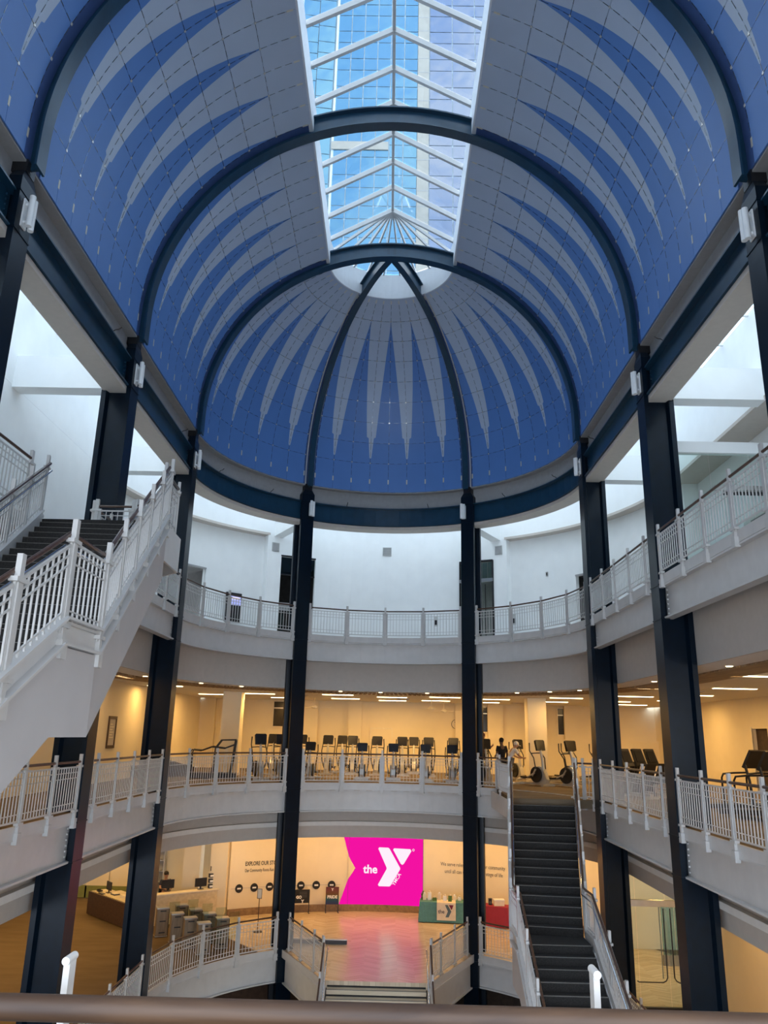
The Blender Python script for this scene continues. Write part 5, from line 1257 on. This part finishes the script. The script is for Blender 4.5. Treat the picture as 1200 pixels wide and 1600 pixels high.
bx = thing('cardboard_box', 'cream box with papers on the dark red table', 'box', (4.85,34.55,L1+0.772)); part(bx,'box',MB().box(-0.22,0.2,-0.15,0.15,0,0.2),'cream'); part(bx,'lid',MB().box(-0.23,0.21,-0.16,0.16,0.2,0.23),'print_white')
sp_ = thing('desk_speaker', 'small black speaker on the dark red table', 'speaker', (4.5,34.65,L1+0.772)); part(sp_,'cabinet',MB().box(-0.07,0.07,-0.07,0.07,0,0.24),'black_plastic'); part(sp_,'cone',MB().tube([(0,-0.07,0.1),(0,-0.08,0.1)],0.05,14),'print_grey',True)
# stanchion sign and low grey box on the wood floor
st = thing('sign_stand', 'slim black sign stand with round base on the wood floor', 'sign stand', (-4.63,32.68,L1)); part(st,'base',MB().lathe([(0.19,0),(0.19,0.015),(0.03,0.03)],20),'black_plastic',True); part(st,'pole',MB().tube([(0,0,0.02),(0,0,1.15)],0.014,8),'black_plastic',True)
part(st,'sign_frame',MB().box(-0.09,-0.075,-0.01,0.01,1.15,1.5).box(0.075,0.09,-0.01,0.01,1.15,1.5).box(-0.09,0.09,-0.01,0.01,1.15,1.165).box(-0.09,0.09,-0.01,0.01,1.485,1.5),'black_plastic'); part(st,'sign_sheet',MB().box(-0.075,0.075,-0.004,0.004,1.165,1.485),'cream')
rb = thing('cable_ramp', 'long low grey box lying on the wood floor behind the left wing railing', 'box', (-2.2,31.25,L1)); part(rb,'body',MB().box(-1.05,1.06,-0.09,0.09,0,0.13),'print_grey'); part(rb,'top',MB().box(-1.06,1.07,-0.10,0.10,0.13,0.16),'steel')
# ---------------------------------------------------------------- reception
def obox(t, name, a, b, depth, z0, z1, mat, inset=0.0):
    """box along a-b (2D), thick to the back"""
    a = Vector(a); b = Vector(b); d = (b-a).normalized(); n = Vector((-d.y, d.x))
    q = [a+n*inset, b+n*inset, b+n*(depth+inset), a+n*(depth+inset)]; return MB().prism([(v.x,v.y) for v in q], z0, z1).build(name, mat, t)
rd_ = thing('reception_desk', 'dark brown wooden reception desk with angled front', 'desk', (-10.8,33.8,L1))
obox(rd_, 'front_panel', (-12.05,34.95), (-9.47,32.35), 0.06, L1+0.02, 0.95, 'desk_wood'); obox(rd_, 'worktop', (-12.02,35.02), (-9.40,32.40), 0.75, 0.90, 0.945, 'stone_light', 0.06)
obox(rd_, 'side_panel', (-9.47,32.35), (-8.95,32.95), 0.06, L1+0.02, 0.95, 'desk_wood'); obox(rd_, 'plinth', (-12.0,35.0), (-9.45,32.43), 0.1, L1, L1+0.06, 'print_black', 0.05)
obox(rd_, 'rear_shelf', (-11.3,35.9), (-9.2,33.8), 0.3, 0.75, 0.80, 'stone_light')
rc = thing('reception_counter', 'pale stone reception counter behind the turnstiles', 'counter', (-7.7,34.0,L1))
obox(rc, 'front_panel', (-8.95,32.98), (-6.68,34.72), 0.10, L1, 1.16, 'stone_light'); obox(rc, 'countertop', (-9.0,32.95), (-6.62,34.76), 0.42, 1.16, 1.20, 'cream', -0.03); obox(rc, 'end_panel', (-6.72,34.70), (-7.0,35.05), 0.08, L1, 1.16, 'stone_light')
def monitor(lab, x, y, z, rz, w_=0.5):
    t = thing('monitor', lab, 'monitor', (x,y,z), rz); part(t,'stand',MB().box(-0.03,0.03,-0.02,0.02,0,0.16).box(-0.12,0.12,-0.09,0.09,0,0.015),'black_plastic'); part(t,'housing',MB().box(-w_/2,w_/2,-0.025,0.01,0.10,0.42),'black_plastic'); part(t,'screen',MB().box(-w_/2+0.02,w_/2-0.02,0.01,0.014,0.12,0.40),'screen_dark')
monitor('black monitor standing on the dark wooden desk', -11.15, 34.75, 0.945, RD(-50)); monitor('black monitor in front of the receptionist', -8.55, 34.0, 1.20, RD(30)); monitor('black monitor at the right end of the stone counter', -7.35, 34.55, 1.20, RD(35))
for i, (x, y) in enumerate(((-10.75,34.35),(-10.2,33.85),(-9.7,33.3))):
    t = thing('desk_tray', 'low paper tray on the dark wooden desk', 'tray', (x,y,0.945), RD(-45+i*9), 'paper trays on the desk'); part(t,'tray',MB().box(-0.17,0.17,-0.12,0.12,0,0.05),'print_grey' if i != 1 else 'cream'); part(t,'paper',MB().box(-0.14,0.14,-0.10,0.10,0.05,0.07+0.02*i),'cream')
ph = thing('desk_phone','black desk phone on the dark wooden desk','phone',(-11.6,34.95,0.945),RD(-45)); part(ph,'body',MB().slab([(-0.1,-0.09,0),(0.1,-0.09,0),(0.1,0.09,0),(-0.1,0.09,0)],(0,0,0.05)),'black_plastic'); part(ph,'handset',MB().tube([(-0.08,-0.08,0.07),(-0.08,0.08,0.07)],0.02,8),'black_plastic',True)
kb = thing('keyboard','flat black keyboard before the desk monitor','keyboard',(-11.35,34.5,0.945),RD(-48)); part(kb,'body',MB().box(-0.21,0.21,-0.07,0.07,0,0.02),'black_plastic'); part(kb,'keys',MB().box(-0.2,0.2,-0.06,0.06,0.02,0.026),'print_grey')
br = thing('brochure_rack','stack of small black and white displays at the end of the counter','display',(-6.98,34.75,1.20),RD(35))
for i in range(3): part(br,'holder',MB().box(-0.1,0.1,-0.06,0.06,0.02+i*0.2,0.17+i*0.2),'black_plastic'); part(br,'card',MB().box(-0.07,0.07,-0.066,-0.06,0.05+i*0.2,0.12+i*0.2),'print_white')
part(br,'post',MB().box(-0.015,0.015,0.05,0.07,0,0.75),'black_plastic'); part(br,'finial',MB().box(-0.05,0.05,0.0,0.08,0.66,0.84),'black_plastic')
lf = thing('leaflet_frame','cream framed leaflets at the end of the counter','picture',(-6.7,34.9,1.20),RD(35)); part(lf,'frame',MB().box(-0.16,0.16,-0.01,0.01,0,0.36),'cream'); part(lf,'sheet',MB().box(-0.13,0.13,-0.014,-0.01,0.04,0.32),'print_white'); part(lf,'prop',MB().box(-0.02,0.02,0.01,0.08,0,0.2),'cream')
sh = thing('wall_shelf_unit','grey shelf unit against the wall behind the receptionist','shelf',(-10.3,38.1,L1))
for i in range(6): part(sh,'shelf',MB().box(-0.5,0.5,-0.35,0,0.3+i*0.45,0.33+i*0.45),'steel')
part(sh,'back',MB().box(-0.5,0.5,-0.02,0,0,3.0),'grey_wall'); part(sh,'side',MB().box(-0.53,-0.5,-0.36,0,0,3.0),'steel'); part(sh,'side',MB().box(0.5,0.53,-0.36,0,0,3.0),'steel')
tv = thing('wall_monitor','black screen hanging under the lobby ceiling near reception','screen',(-8.9,36.2,4.05)); part(tv,'bracket',MB().box(-0.03,0.03,-0.03,0.03,-0.55,0),'black_plastic'); part(tv,'panel',MB().box(-0.42,0.42,-0.04,0.04,-1.0,-0.5),'black_plastic')
# turnstiles
def turnstile(x, y, lab):
    t = thing('turnstile', lab, 'turnstile', (x,y,L1), RD(24))
    part(t,'cabinet',MB().box(-0.21,0.21,-0.16,0.16,0.03,0.93),'stile_wood'); part(t,'top_plate',MB().box(-0.225,0.225,-0.175,0.175,0.93,0.97),'steel'); part(t,'plinth',MB().box(-0.22,0.22,-0.17,0.17,0,0.03),'steel'); part(t,'end_panel',MB().box(0.21,0.235,-0.15,0.15,0.05,0.93),'black_plastic')
    for z in (0.12,0.50,0.84): part(t,'slot',MB().box(-0.10,0.12,-0.168,-0.16,z,z+0.04),'black_plastic')
    part(t,'glass_wing',MB().box(0.235,0.62,-0.008,0.008,0.25,1.12),'glass_clear')
for i, (x, y) in enumerate(((-8.07,31.7),(-7.30,30.85),(-6.66,30.2),(-6.02,29.5))): turnstile(x, y, 'wooden turnstile cabinet of the railing side row, %s from the sign stand' % ('fourth','third','second','first')[i])
for o in [o for o in bpy.data.objects if o.name.startswith('turnstile')]: o['group'] = 'front turnstile cabinets'
for i, (x, y) in enumerate(((-7.50,32.25),(-6.80,31.55),(-6.16,30.95),(-5.55,30.3))): turnstile(x, y, 'wooden turnstile cabinet of the counter side row, %s from the sign stand' % ('fourth','third','second','first')[i])
for o in [o for o in bpy.data.objects if o.name.startswith('turnstile') and 'group' not in o]: o['group'] = 'rear turnstile cabinets'
# ================================================================ PEOPLE
def skinned(name, J, bones, rad, mat, parent, sub=2):
    names_ = list(J); idx = {n: i for i, n in enumerate(names_)}
    used = [n for n in names_ if any(n in b for b in bones)]; idx = {n: i for i, n in enumerate(used)}
    me = bpy.data.meshes.new(name); me.from_pydata([J[n] for n in used], [(idx[a], idx[b]) for a, b in bones], []); me.materials.append(MATS[mat])
    o = bpy.data.objects.new(name, me); COL.objects.link(o)
    md = o.modifiers.new('skin', 'SKIN'); md.use_smooth_shade = True; sb = o.modifiers.new('sub', 'SUBSURF'); sb.levels = sub; sb.render_levels = sub
    if not me.skin_vertices: return o
    for n in used:
        r = rad.get(n, 0.05); r = r if isinstance(r, tuple) else (r, r)
        v = me.skin_vertices[0].data[idx[n]]; v.radius = r; v.use_root = False
    me.skin_vertices[0].data[0].use_root = True
    dg = bpy.context.evaluated_depsgraph_get(); dg.update()
    nm = bpy.data.meshes.new_from_object(o.evaluated_get(dg)); nm.materials.clear(); nm.materials.append(MATS[mat])
    bpy.data.objects.remove(o); o = bpy.data.objects.new(name, nm); COL.objects.link(o)
    if parent: o.parent = parent
    return o
BASE = dict(pelvis=(0,0,0.95), waist=(0,0,1.12), chest=(0,0,1.33), neck=(0,-0.0,1.50), chin=(0,-0.02,1.57), head=(0,-0.03,1.66), crown=(0,-0.02,1.74),
            shl=(0.18,0,1.43), ell=(0.24,0.02,1.15), wrl=(0.24,-0.08,0.92), hal=(0.24,-0.10,0.84), shr=(-0.18,0,1.43), elr=(-0.24,0.02,1.15), wrr=(-0.24,-0.08,0.92), har=(-0.24,-0.10,0.84),
            hil=(0.10,0,0.92), knl=(0.11,-0.02,0.50), anl=(0.11,0.02,0.09), tol=(0.13,-0.16,0.04), hir=(-0.10,0,0.92), knr=(-0.11,-0.02,0.50), anr=(-0.11,0.02,0.09), tor=(-0.13,-0.16,0.04))
RADS = dict(pelvis=(0.135,0.10), waist=(0.125,0.095), chest=(0.15,0.105), neck=0.055, chin=0.075, head=(0.085,0.10), crown=0.065, shl=0.06, shr=0.06, ell=0.045, elr=0.045, wrl=0.03, wrr=0.03, hal=0.035, har=0.035, hil=0.085, hir=0.085, knl=0.06, knr=0.06, anl=0.04, anr=0.04, tol=0.035, tor=0.035)
BODY = [('pelvis','waist'),('waist','chest'),('chest','neck'),('neck','chin'),('chin','head'),('head','crown'),('chest','shl'),('shl','ell'),('ell','wrl'),('wrl','hal'),('chest','shr'),('shr','elr'),('elr','wrr'),('wrr','har'),('pelvis','hil'),('hil','knl'),('knl','anl'),('anl','tol'),('pelvis','hir'),('hir','knr'),('knr','anr'),('anr','tor')]
def person(lab, loc, rz, pose, skin, hair, top, bottom, long_hair=False, cap=None, long_pants=False):
    J = {k: Vector(v) for k, v in BASE.items()}
    for k, v in pose.items(): J[k] = Vector(v)
    t = thing('person', lab, 'person', loc, RD(rz)); skinned('body', J, BODY, RADS, skin, t)
    S = dict(J); mid_l = J['shl'].lerp(J['ell'],0.75); mid_r = J['shr'].lerp(J['elr'],0.75); S['ell'] = mid_l; S['elr'] = mid_r; S['neck'] = J['chest'].lerp(J['neck'],0.55)
    k = 1.16
    R2 = {n: ((r[0]*k, r[1]*k) if isinstance(r, tuple) else r*k) for n, r in RADS.items()}; R2['ell'] = R2['elr'] = 0.065; R2['neck'] = 0.085; R2['shl'] = R2['shr'] = 0.075
    skinned('shirt', S, [('pelvis','waist'),('waist','chest'),('chest','neck'),('chest','shl'),('shl','ell'),('chest','shr'),('shr','elr')], R2, top, t)
    P_ = dict(J); f = 0.97 if long_pants else 0.85
    if long_pants:
        R3 = dict(R2); R3['anl'] = R3['anr'] = 0.065; R3['knl'] = R3['knr'] = 0.08
        skinned('trousers', P_, [('pelvis','hil'),('hil','knl'),('knl','anl'),('pelvis','hir'),('hir','knr'),('knr','anr')], R3, bottom, t)
    else:
        P_['knl'] = J['hil'].lerp(J['knl'],f); P_['knr'] = J['hir'].lerp(J['knr'],f); R3 = dict(R2); R3['knl'] = R3['knr'] = 0.088
        skinned('shorts', P_, [('pelvis','hil'),('hil','knl'),('pelvis','hir'),('hir','knr')], R3, bottom, t)
    H = J['head']; up = (J['crown']-J['chin']).normalized(); b = Vector((0,1,0)); b = (b-up*b.dot(up)).normalized(); sd = b.cross(up)
    # hair cap: upper back shell of the head
    hb_ = MB().ellipsoid((0,0,0),(0.098,0.115,0.10),16,10)
    q = Matrix((sd, b, up)).transposed()
    hb_.v = [tuple(H+b*0.022+up*0.045+q @ Vector(v)) for v in hb_.v]; part(t, 'cap' if cap else 'hair', hb_, cap or hair, True)
    if cap:
        br_ = MB().ellipsoid((0,-0.13,-0.02),(0.075,0.08,0.012),12,6); br_.v = [tuple(H+up*0.05+q @ Vector(v)) for v in br_.v]; part(t, 'cap_brim', br_, cap, True)
    if long_hair:
        part(t, 'ponytail', MB().tube([H+b*0.10+up*0.03, H+b*0.17-up*0.08, H+b*0.13-up*0.24], [0.035,0.04,0.015], 8), hair, True)
    # face: nose, eyes, mouth, ears
    fc = -b
    part(t, 'nose', MB().ellipsoid(tuple(H+fc*0.108+up*0.0),(0.014,0.018,0.022),8,6), skin, True)
    ey = MB(); [ey.ellipsoid(tuple(H+fc*0.092+sd*s_*0.033+up*0.02),(0.011,0.008,0.007),8,6) for s_ in (-1,1)]; part(t, 'eyes', ey, 'hair_dark', True)
    part(t, 'mouth', MB().ellipsoid(tuple(H+fc*0.092-up*0.042),(0.022,0.008,0.006),8,6), 'maroon', True)
    ea = MB(); [ea.ellipsoid(tuple(H+sd*s_*0.092+up*0.0),(0.012,0.022,0.03),8,6) for s_ in (-1,1)]; part(t, 'ears', ea, skin, True)
    # hands: palm is the end of the arm, five fingers each
    for s_, wr, ha in ((1,'wrl','hal'),(-1,'wrr','har')):
        d = (J[ha]-J[wr]).normalized(); a = d.cross(Vector((1,0,0)));
        if a.length < 0.1: a = d.cross(Vector((0,0,1)))
        a.normalize(); n = d.cross(a)
        for i in range(4): part(t, 'finger', MB().tube([J[ha]+a*(-0.024+i*0.016), J[ha]+a*(-0.026+i*0.017)+d*0.045, J[ha]+a*(-0.026+i*0.017)+d*(0.07+0.01*(i in (1,2)))+n*0.02], [0.009,0.008,0.007], 6), skin, True)
        part(t, 'thumb', MB().tube([J[ha]-a*0.028-d*0.02, J[ha]-a*0.05+d*0.01, J[ha]-a*0.045+d*0.04], [0.010,0.009,0.008], 6), skin, True)
    if not long_pants or True:
        for s_, an, to in ((1,'anl','tol'),(-1,'anr','tor')):
            c = (J[an]+J[to])/2; dd = (J[to]-J[an]); dd.z = 0; ang = math.atan2(dd.y, dd.x); m = MB().ellipsoid((0,0,0),(0.135,0.05,0.05),12,8)
            m.v = [(c.x+v[0]*math.cos(ang)-v[1]*math.sin(ang), c.y+v[0]*math.sin(ang)+v[1]*math.cos(ang), max(0.0, 0.045+v[2])) for v in m.v]; part(t, 'shoe', m, 'print_white' if skin != 'x' else skin, True)
    return t
person('person in black T-shirt and shorts standing by the stair head, back turned', (4.85,32.9,L2), 200, dict(wrl=(0.20,-0.22,1.05), hal=(0.16,-0.28,1.06), knl=(0.12,-0.06,0.50)), 'skin_dark', 'hair_dark', 'cloth_black', 'cloth_black')
person('person in a white cap and cream shirt bending over a machine', (5.18,33.1,L2), 110, dict(waist=(0,-0.04,1.10), chest=(0,-0.16,1.26), neck=(0,-0.25,1.40), chin=(0,-0.30,1.45), head=(0,-0.34,1.52), crown=(0,-0.36,1.60), shl=(0.17,-0.20,1.34), shr=(-0.17,-0.20,1.34), ell=(0.22,-0.32,1.10), elr=(-0.22,-0.32,1.10), wrl=(0.18,-0.52,1.02), wrr=(-0.18,-0.52,1.02), hal=(0.17,-0.60,1.02), har=(-0.17,-0.60,1.02)), 'skin', 'hair_dark', 'cloth_white', 'cloth_grey', cap='cloth_white')
person('person with red hair and pink top striding on an elliptical trainer', (4.12,33.25,L2+0.18), 20, dict(ell=(0.25,-0.12,1.18), elr=(-0.25,-0.05,1.18), wrl=(0.24,-0.36,1.28), wrr=(-0.24,-0.28,1.2), hal=(0.24,-0.43,1.32), har=(-0.24,-0.35,1.24), knl=(0.12,-0.16,0.55), anl=(0.12,-0.05,0.15), tol=(0.13,-0.20,0.10), knr=(-0.12,0.02,0.50), anr=(-0.12,0.18,0.12), tor=(-0.13,0.05,0.04)), 'skin', 'hair_red', 'cloth_pink', 'cloth_black', True, None, True)
e = dup(ell0, (4.22,33.6,L2), RD(20)); e['label'] = 'black and silver elliptical trainer used by the person in pink'; e.rotation_euler = (0,0,RD(20)); e.location = (4.05,33.45,L2)
person('person in a navy polo shirt sitting behind the reception monitor', (-8.98,35.25,L1-0.16), 32, dict(ell=(0.26,-0.10,1.18), elr=(-0.26,-0.10,1.18), wrl=(0.14,-0.36,1.18), wrr=(-0.14,-0.36,1.18), hal=(0.10,-0.43,1.17), har=(-0.10,-0.43,1.17), hil=(0.10,-0.05,0.90), hir=(-0.10,-0.05,0.90), knl=(0.12,-0.42,0.84), knr=(-0.12,-0.42,0.84), anl=(0.12,-0.40,0.38), anr=(-0.12,-0.40,0.38), tol=(0.12,-0.56,0.33), tor=(-0.12,-0.56,0.33)), 'skin', 'hair_dark', 'cloth_navy', 'cloth_black', False, None, True)
ch = thing('office_chair','dark office chair behind the reception counter','chair',(-8.95,35.3,L1),RD(32)); part(ch,'seat',MB().box(-0.24,0.24,-0.22,0.24,0.42,0.5),'cloth_black'); part(ch,'backrest',MB().box(-0.22,0.22,0.22,0.28,0.55,1.0),'cloth_black'); part(ch,'post',MB().tube([(0,0,0.08),(0,0,0.42)],0.03,8),'black_plastic',True)
for k in range(5): part(ch,'leg',MB().bar((0,0,0.08),(0.28*math.cos(k*1.257),0.28*math.sin(k*1.257),0.04),0.04,0.04),'black_plastic')
# ================================================================ TOWER OUTSIDE
TY = 62.0
tw = thing('glass_tower', 'tall office tower of blue reflecting glass seen through the rooflight', 'building', (0,TY,0))
rows_ = []; z = 38.0
while z < 92: rows_ += [(z, z+2.05), (z+2.05, z+3.5)]; z += 3.5
fw = 1.42
wall = MB().box(-6.45, 1.9, TY+0.1, TY+3, 0, 95).box(3.0, 12, TY+0.1, TY+3, 0, 95).box(-16, -6.45, TY+1.8, TY+4, 0, 95); wall.build('core_wall', 'mullion', tw)
MB().box(1.9, 3.0, TY-0.35, TY+0.5, 0, 95).build('pier', 'concrete_tan', tw)
jt = MB()
for k in range(30): jt.box(1.88, 3.02, TY-0.37, TY-0.34, 36+k*3.5/2, 36.06+k*3.5/2)
jt.build('pier_joint', 'grey_wall', tw)
rnd = random.Random(3); _pp = {}
def tpane(w_, h, mat):
    k = (round(w_,2), round(h,2), mat)
    if k not in _pp: _pp[k] = MB().box(-w_/2+0.045, w_/2-0.045, -0.03, 0.0, -h/2+0.045, h/2-0.045).mesh('pane', mat)
    return _pp[k]
def put(x, y, zc, w_, h, mat, rz=0.0):
    o = inst('pane', tpane(w_, h, mat), tw, (x, y-TY, zc)); o.rotation_euler = (rnd.uniform(-0.006, 0.006), 0, rz+rnd.uniform(-0.006, 0.006))
vis = [r for r in rows_ if 45 < r[0] < 84]
for (z0, z1) in vis:
    for i in range(6): put(-6.45+0.2+fw*(i+0.5)*0.955, TY+0.02, (z0+z1)/2, fw*0.955, z1-z0, 'tower_glass_blue')
    for i in range(3): put(3.05+2.3*(i+0.5), TY+0.02, (z0+z1)/2, 2.3, z1-z0, 'tower_glass_pale')
    for i in range(2): put(-6.7-1.75*(i+0.5), TY+1.3, (z0+z1)/2, 1.75, z1-z0, 'tower_glass_blue', 0.12)
MB().box(-6.45, -0.9, TY-0.12, TY+0.02, 61.9, 62.8).build('spandrel_band', 'concrete_tan', tw)
# ================================================================ INTERIOR LIGHTS
WARM = (1.0, 0.57, 0.17)
def area(name, parent, loc, sx_, sy_, watt, col=WARM, rot=(0,0,0)):
    l = bpy.data.lights.new(name, 'AREA'); l.shape = 'RECTANGLE'; l.size = sx_; l.size_y = sy_; l.energy = watt; l.color = col
    o = bpy.data.objects.new(name, l); COL.objects.link(o); o.parent = parent; o.location = loc; o.rotation_euler = rot
    return o
frame_m = MB().box(-0.72, 0.72, -0.12, 0.12, -0.012, 0.0).mesh('frame', 'cream'); diff_m = MB().box(-0.68, 0.68, -0.085, 0.085, -0.03, -0.012).mesh('diffuser', 'lamp_glow')
GYML, LOBL = 62.0, 50.0
def strip_light(x, y, z, watt, lab, grp, rz=0.0):
    t = thing('ceiling_light', lab, 'light', (x,y,z), rz, grp)
    inst('frame', frame_m, t); inst('diffuser', diff_m, t); area('lamp', t, (0,0,-0.05), 1.36, 0.17, watt)
GL = [(-8.0,37.0),(-5.6,35.5),(-4.9,39.0),(-2.05,35.0),(-1.9,38.6),(0.35,36.2),(0.4,39.6),(2.7,35.2),(2.5,38.7),(5.0,36.0),(5.0,39.4),(7.7,33.5),(7.9,37.2),(9.9,31.2),(10.3,35.5),(9.1,26.2),(11.3,25.4),(11.6,29.6),(12.4,34.0),(12.0,38.5),(9.8,20.5),(12.0,20.5),(10.5,15.5),(12.6,15.5),(-8.6,31.0)]
for x, y in GL: strip_light(x, y, 9.095, GYML, 'long lit strip light in the gym ceiling', 'strip lights in the gym ceiling')
dl_r = MB().lathe([(0.10,-0.01),(0.10,0.0)], 16).mesh('trim_ring', 'cream'); dl_d = MB().lathe([(0.075,-0.022),(0.075,-0.01)], 16).mesh('diffuser', 'lamp_glow')
def downlight(x, y, z, lab, grp):
    t = thing('downlight', lab, 'light', (x,y,z), 0, grp); inst('trim_ring', dl_r, t); inst('diffuser', dl_d, t)
    return t
for a in (172, 160, 148, 134, 116, 103, 91, 77, 64, 49, 38, 27, 12): p = arc_at(7.85, a); downlight(p.x, p.y, 9.098, 'small round lit downlight along the gym ceiling edge', 'gym downlights')
for y in (23.2, 20.6, 18.0, 15.4): downlight(8.0, y, 9.098, 'small round lit downlight along the gym ceiling edge', 'gym downlights'); downlight(-8.0, y, 9.098, 'small round lit downlight along the gym ceiling edge', 'gym downlights')
for i, y in enumerate((26, 21, 16)):
    strip_light(-8.6, y, 9.095, GYML*0.7, 'long lit strip light over the left gym walkway', 'strip lights over the left walkway', PI/2)
# ceiling fans and vents
def fan(x, y, lab):
    t = thing('ceiling_fan', lab, 'fan', (x,y,9.1), 0, 'ceiling fans in the gym')
    MB().tube([(0,0,0),(0,0,-0.38)], 0.02, 8).build('rod','cream',t,local=True); MB().lathe([(0.05,-0.52),(0.13,-0.5),(0.15,-0.42),(0.06,-0.36)],16).build('motor','cream',t,True,local=True)
    for k in range(3):
        a = 2*PI*k/3+0.2; d = Vector((math.cos(a), math.sin(a), 0)); MB().bar(d*0.12+Vector((0,0,-0.46)), d*0.85+Vector((0,0,-0.46)), 0.13, 0.012).build('blade','cream',t,local=True)
for p in ((-3.4,38.5),(3.0,40.2),(2.2,37.0)): fan(p[0], p[1], 'cream three-bladed ceiling fan over the machines')
vent_m = MB().box(-0.3,0.3,-0.3,0.3,-0.02,0).box(-0.24,0.24,-0.24,-0.18,-0.035,-0.02).box(-0.24,0.24,-0.03,0.03,-0.035,-0.02).box(-0.24,0.24,0.18,0.24,-0.035,-0.02).mesh('grille','soffit')
for x, y in ((0.9,37.6),(7.0,36.0),(6.6,39.5),(10.5,32.0),(10.8,27.6),(-3.9,36.8)):
    t = thing('ceiling_vent','square grey air grille in the gym ceiling','vent',(x,y,9.1),0,'air grilles in the gym ceiling'); inst('grille',vent_m,t); inst('core',MB().box(-0.17,0.17,-0.17,0.17,-0.03,-0.02).mesh('core','grey_wall'),t)
ex = thing('exit_sign','green lit EXIT sign hanging from the gym ceiling','sign',(11.3,29.0,9.1)); MB().box(-0.18,0.18,-0.02,0.02,-0.36,-0.14).build('panel','exit_green',ex,local=True); MB().box(-0.02,0.02,-0.02,0.02,-0.12,0).build('stem','cream',ex,local=True); flat_text('lettering','EXIT',0.14,'print_white',ex,(0,-0.022,-0.30),0.002)
# lobby lights
for x, y in ((-12.5,36.0),(-12.5,32.5),(-9.5,35.0),(-13.5,29.0),(-10.5,28.5),(-13.5,25),(-10.0,24.0),(-13.0,20),(-10,18)):
    strip_light(x, y, 4.045, LOBL*1.1, 'long lit strip light over the reception side of the lobby', 'strip lights in the lobby')
for a in (126, 116, 106, 96, 86, 76, 66, 56, 46):
    p = arc_at(10.6, a); t = downlight(p.x, p.y, 4.045, 'round lit downlight washing the curved lobby wall', 'lobby wall washers'); area('lamp', t, (0,0,-0.06), 0.5, 0.5, LOBL*0.66)
for x, y in ((8.6,22.5),(8.6,19.5),(8.6,16.5),(9.0,27.5),(11.5,28.5),(8.0,30)):
    t = downlight(x, y, 4.045, 'round lit downlight by the glass lobby doors', 'right lobby downlights'); area('lamp', t, (0,0,-0.06), 0.35, 0.35, LOBL*0.7)
# small lamp under the landing for the dark lower level
tl_ = downlight(-5.5, 31.0, -1.3, 'round downlight under the lobby floor', 'lower level downlights'); area('lamp', tl_, (0,0,-0.06), 0.3, 0.3, 20)
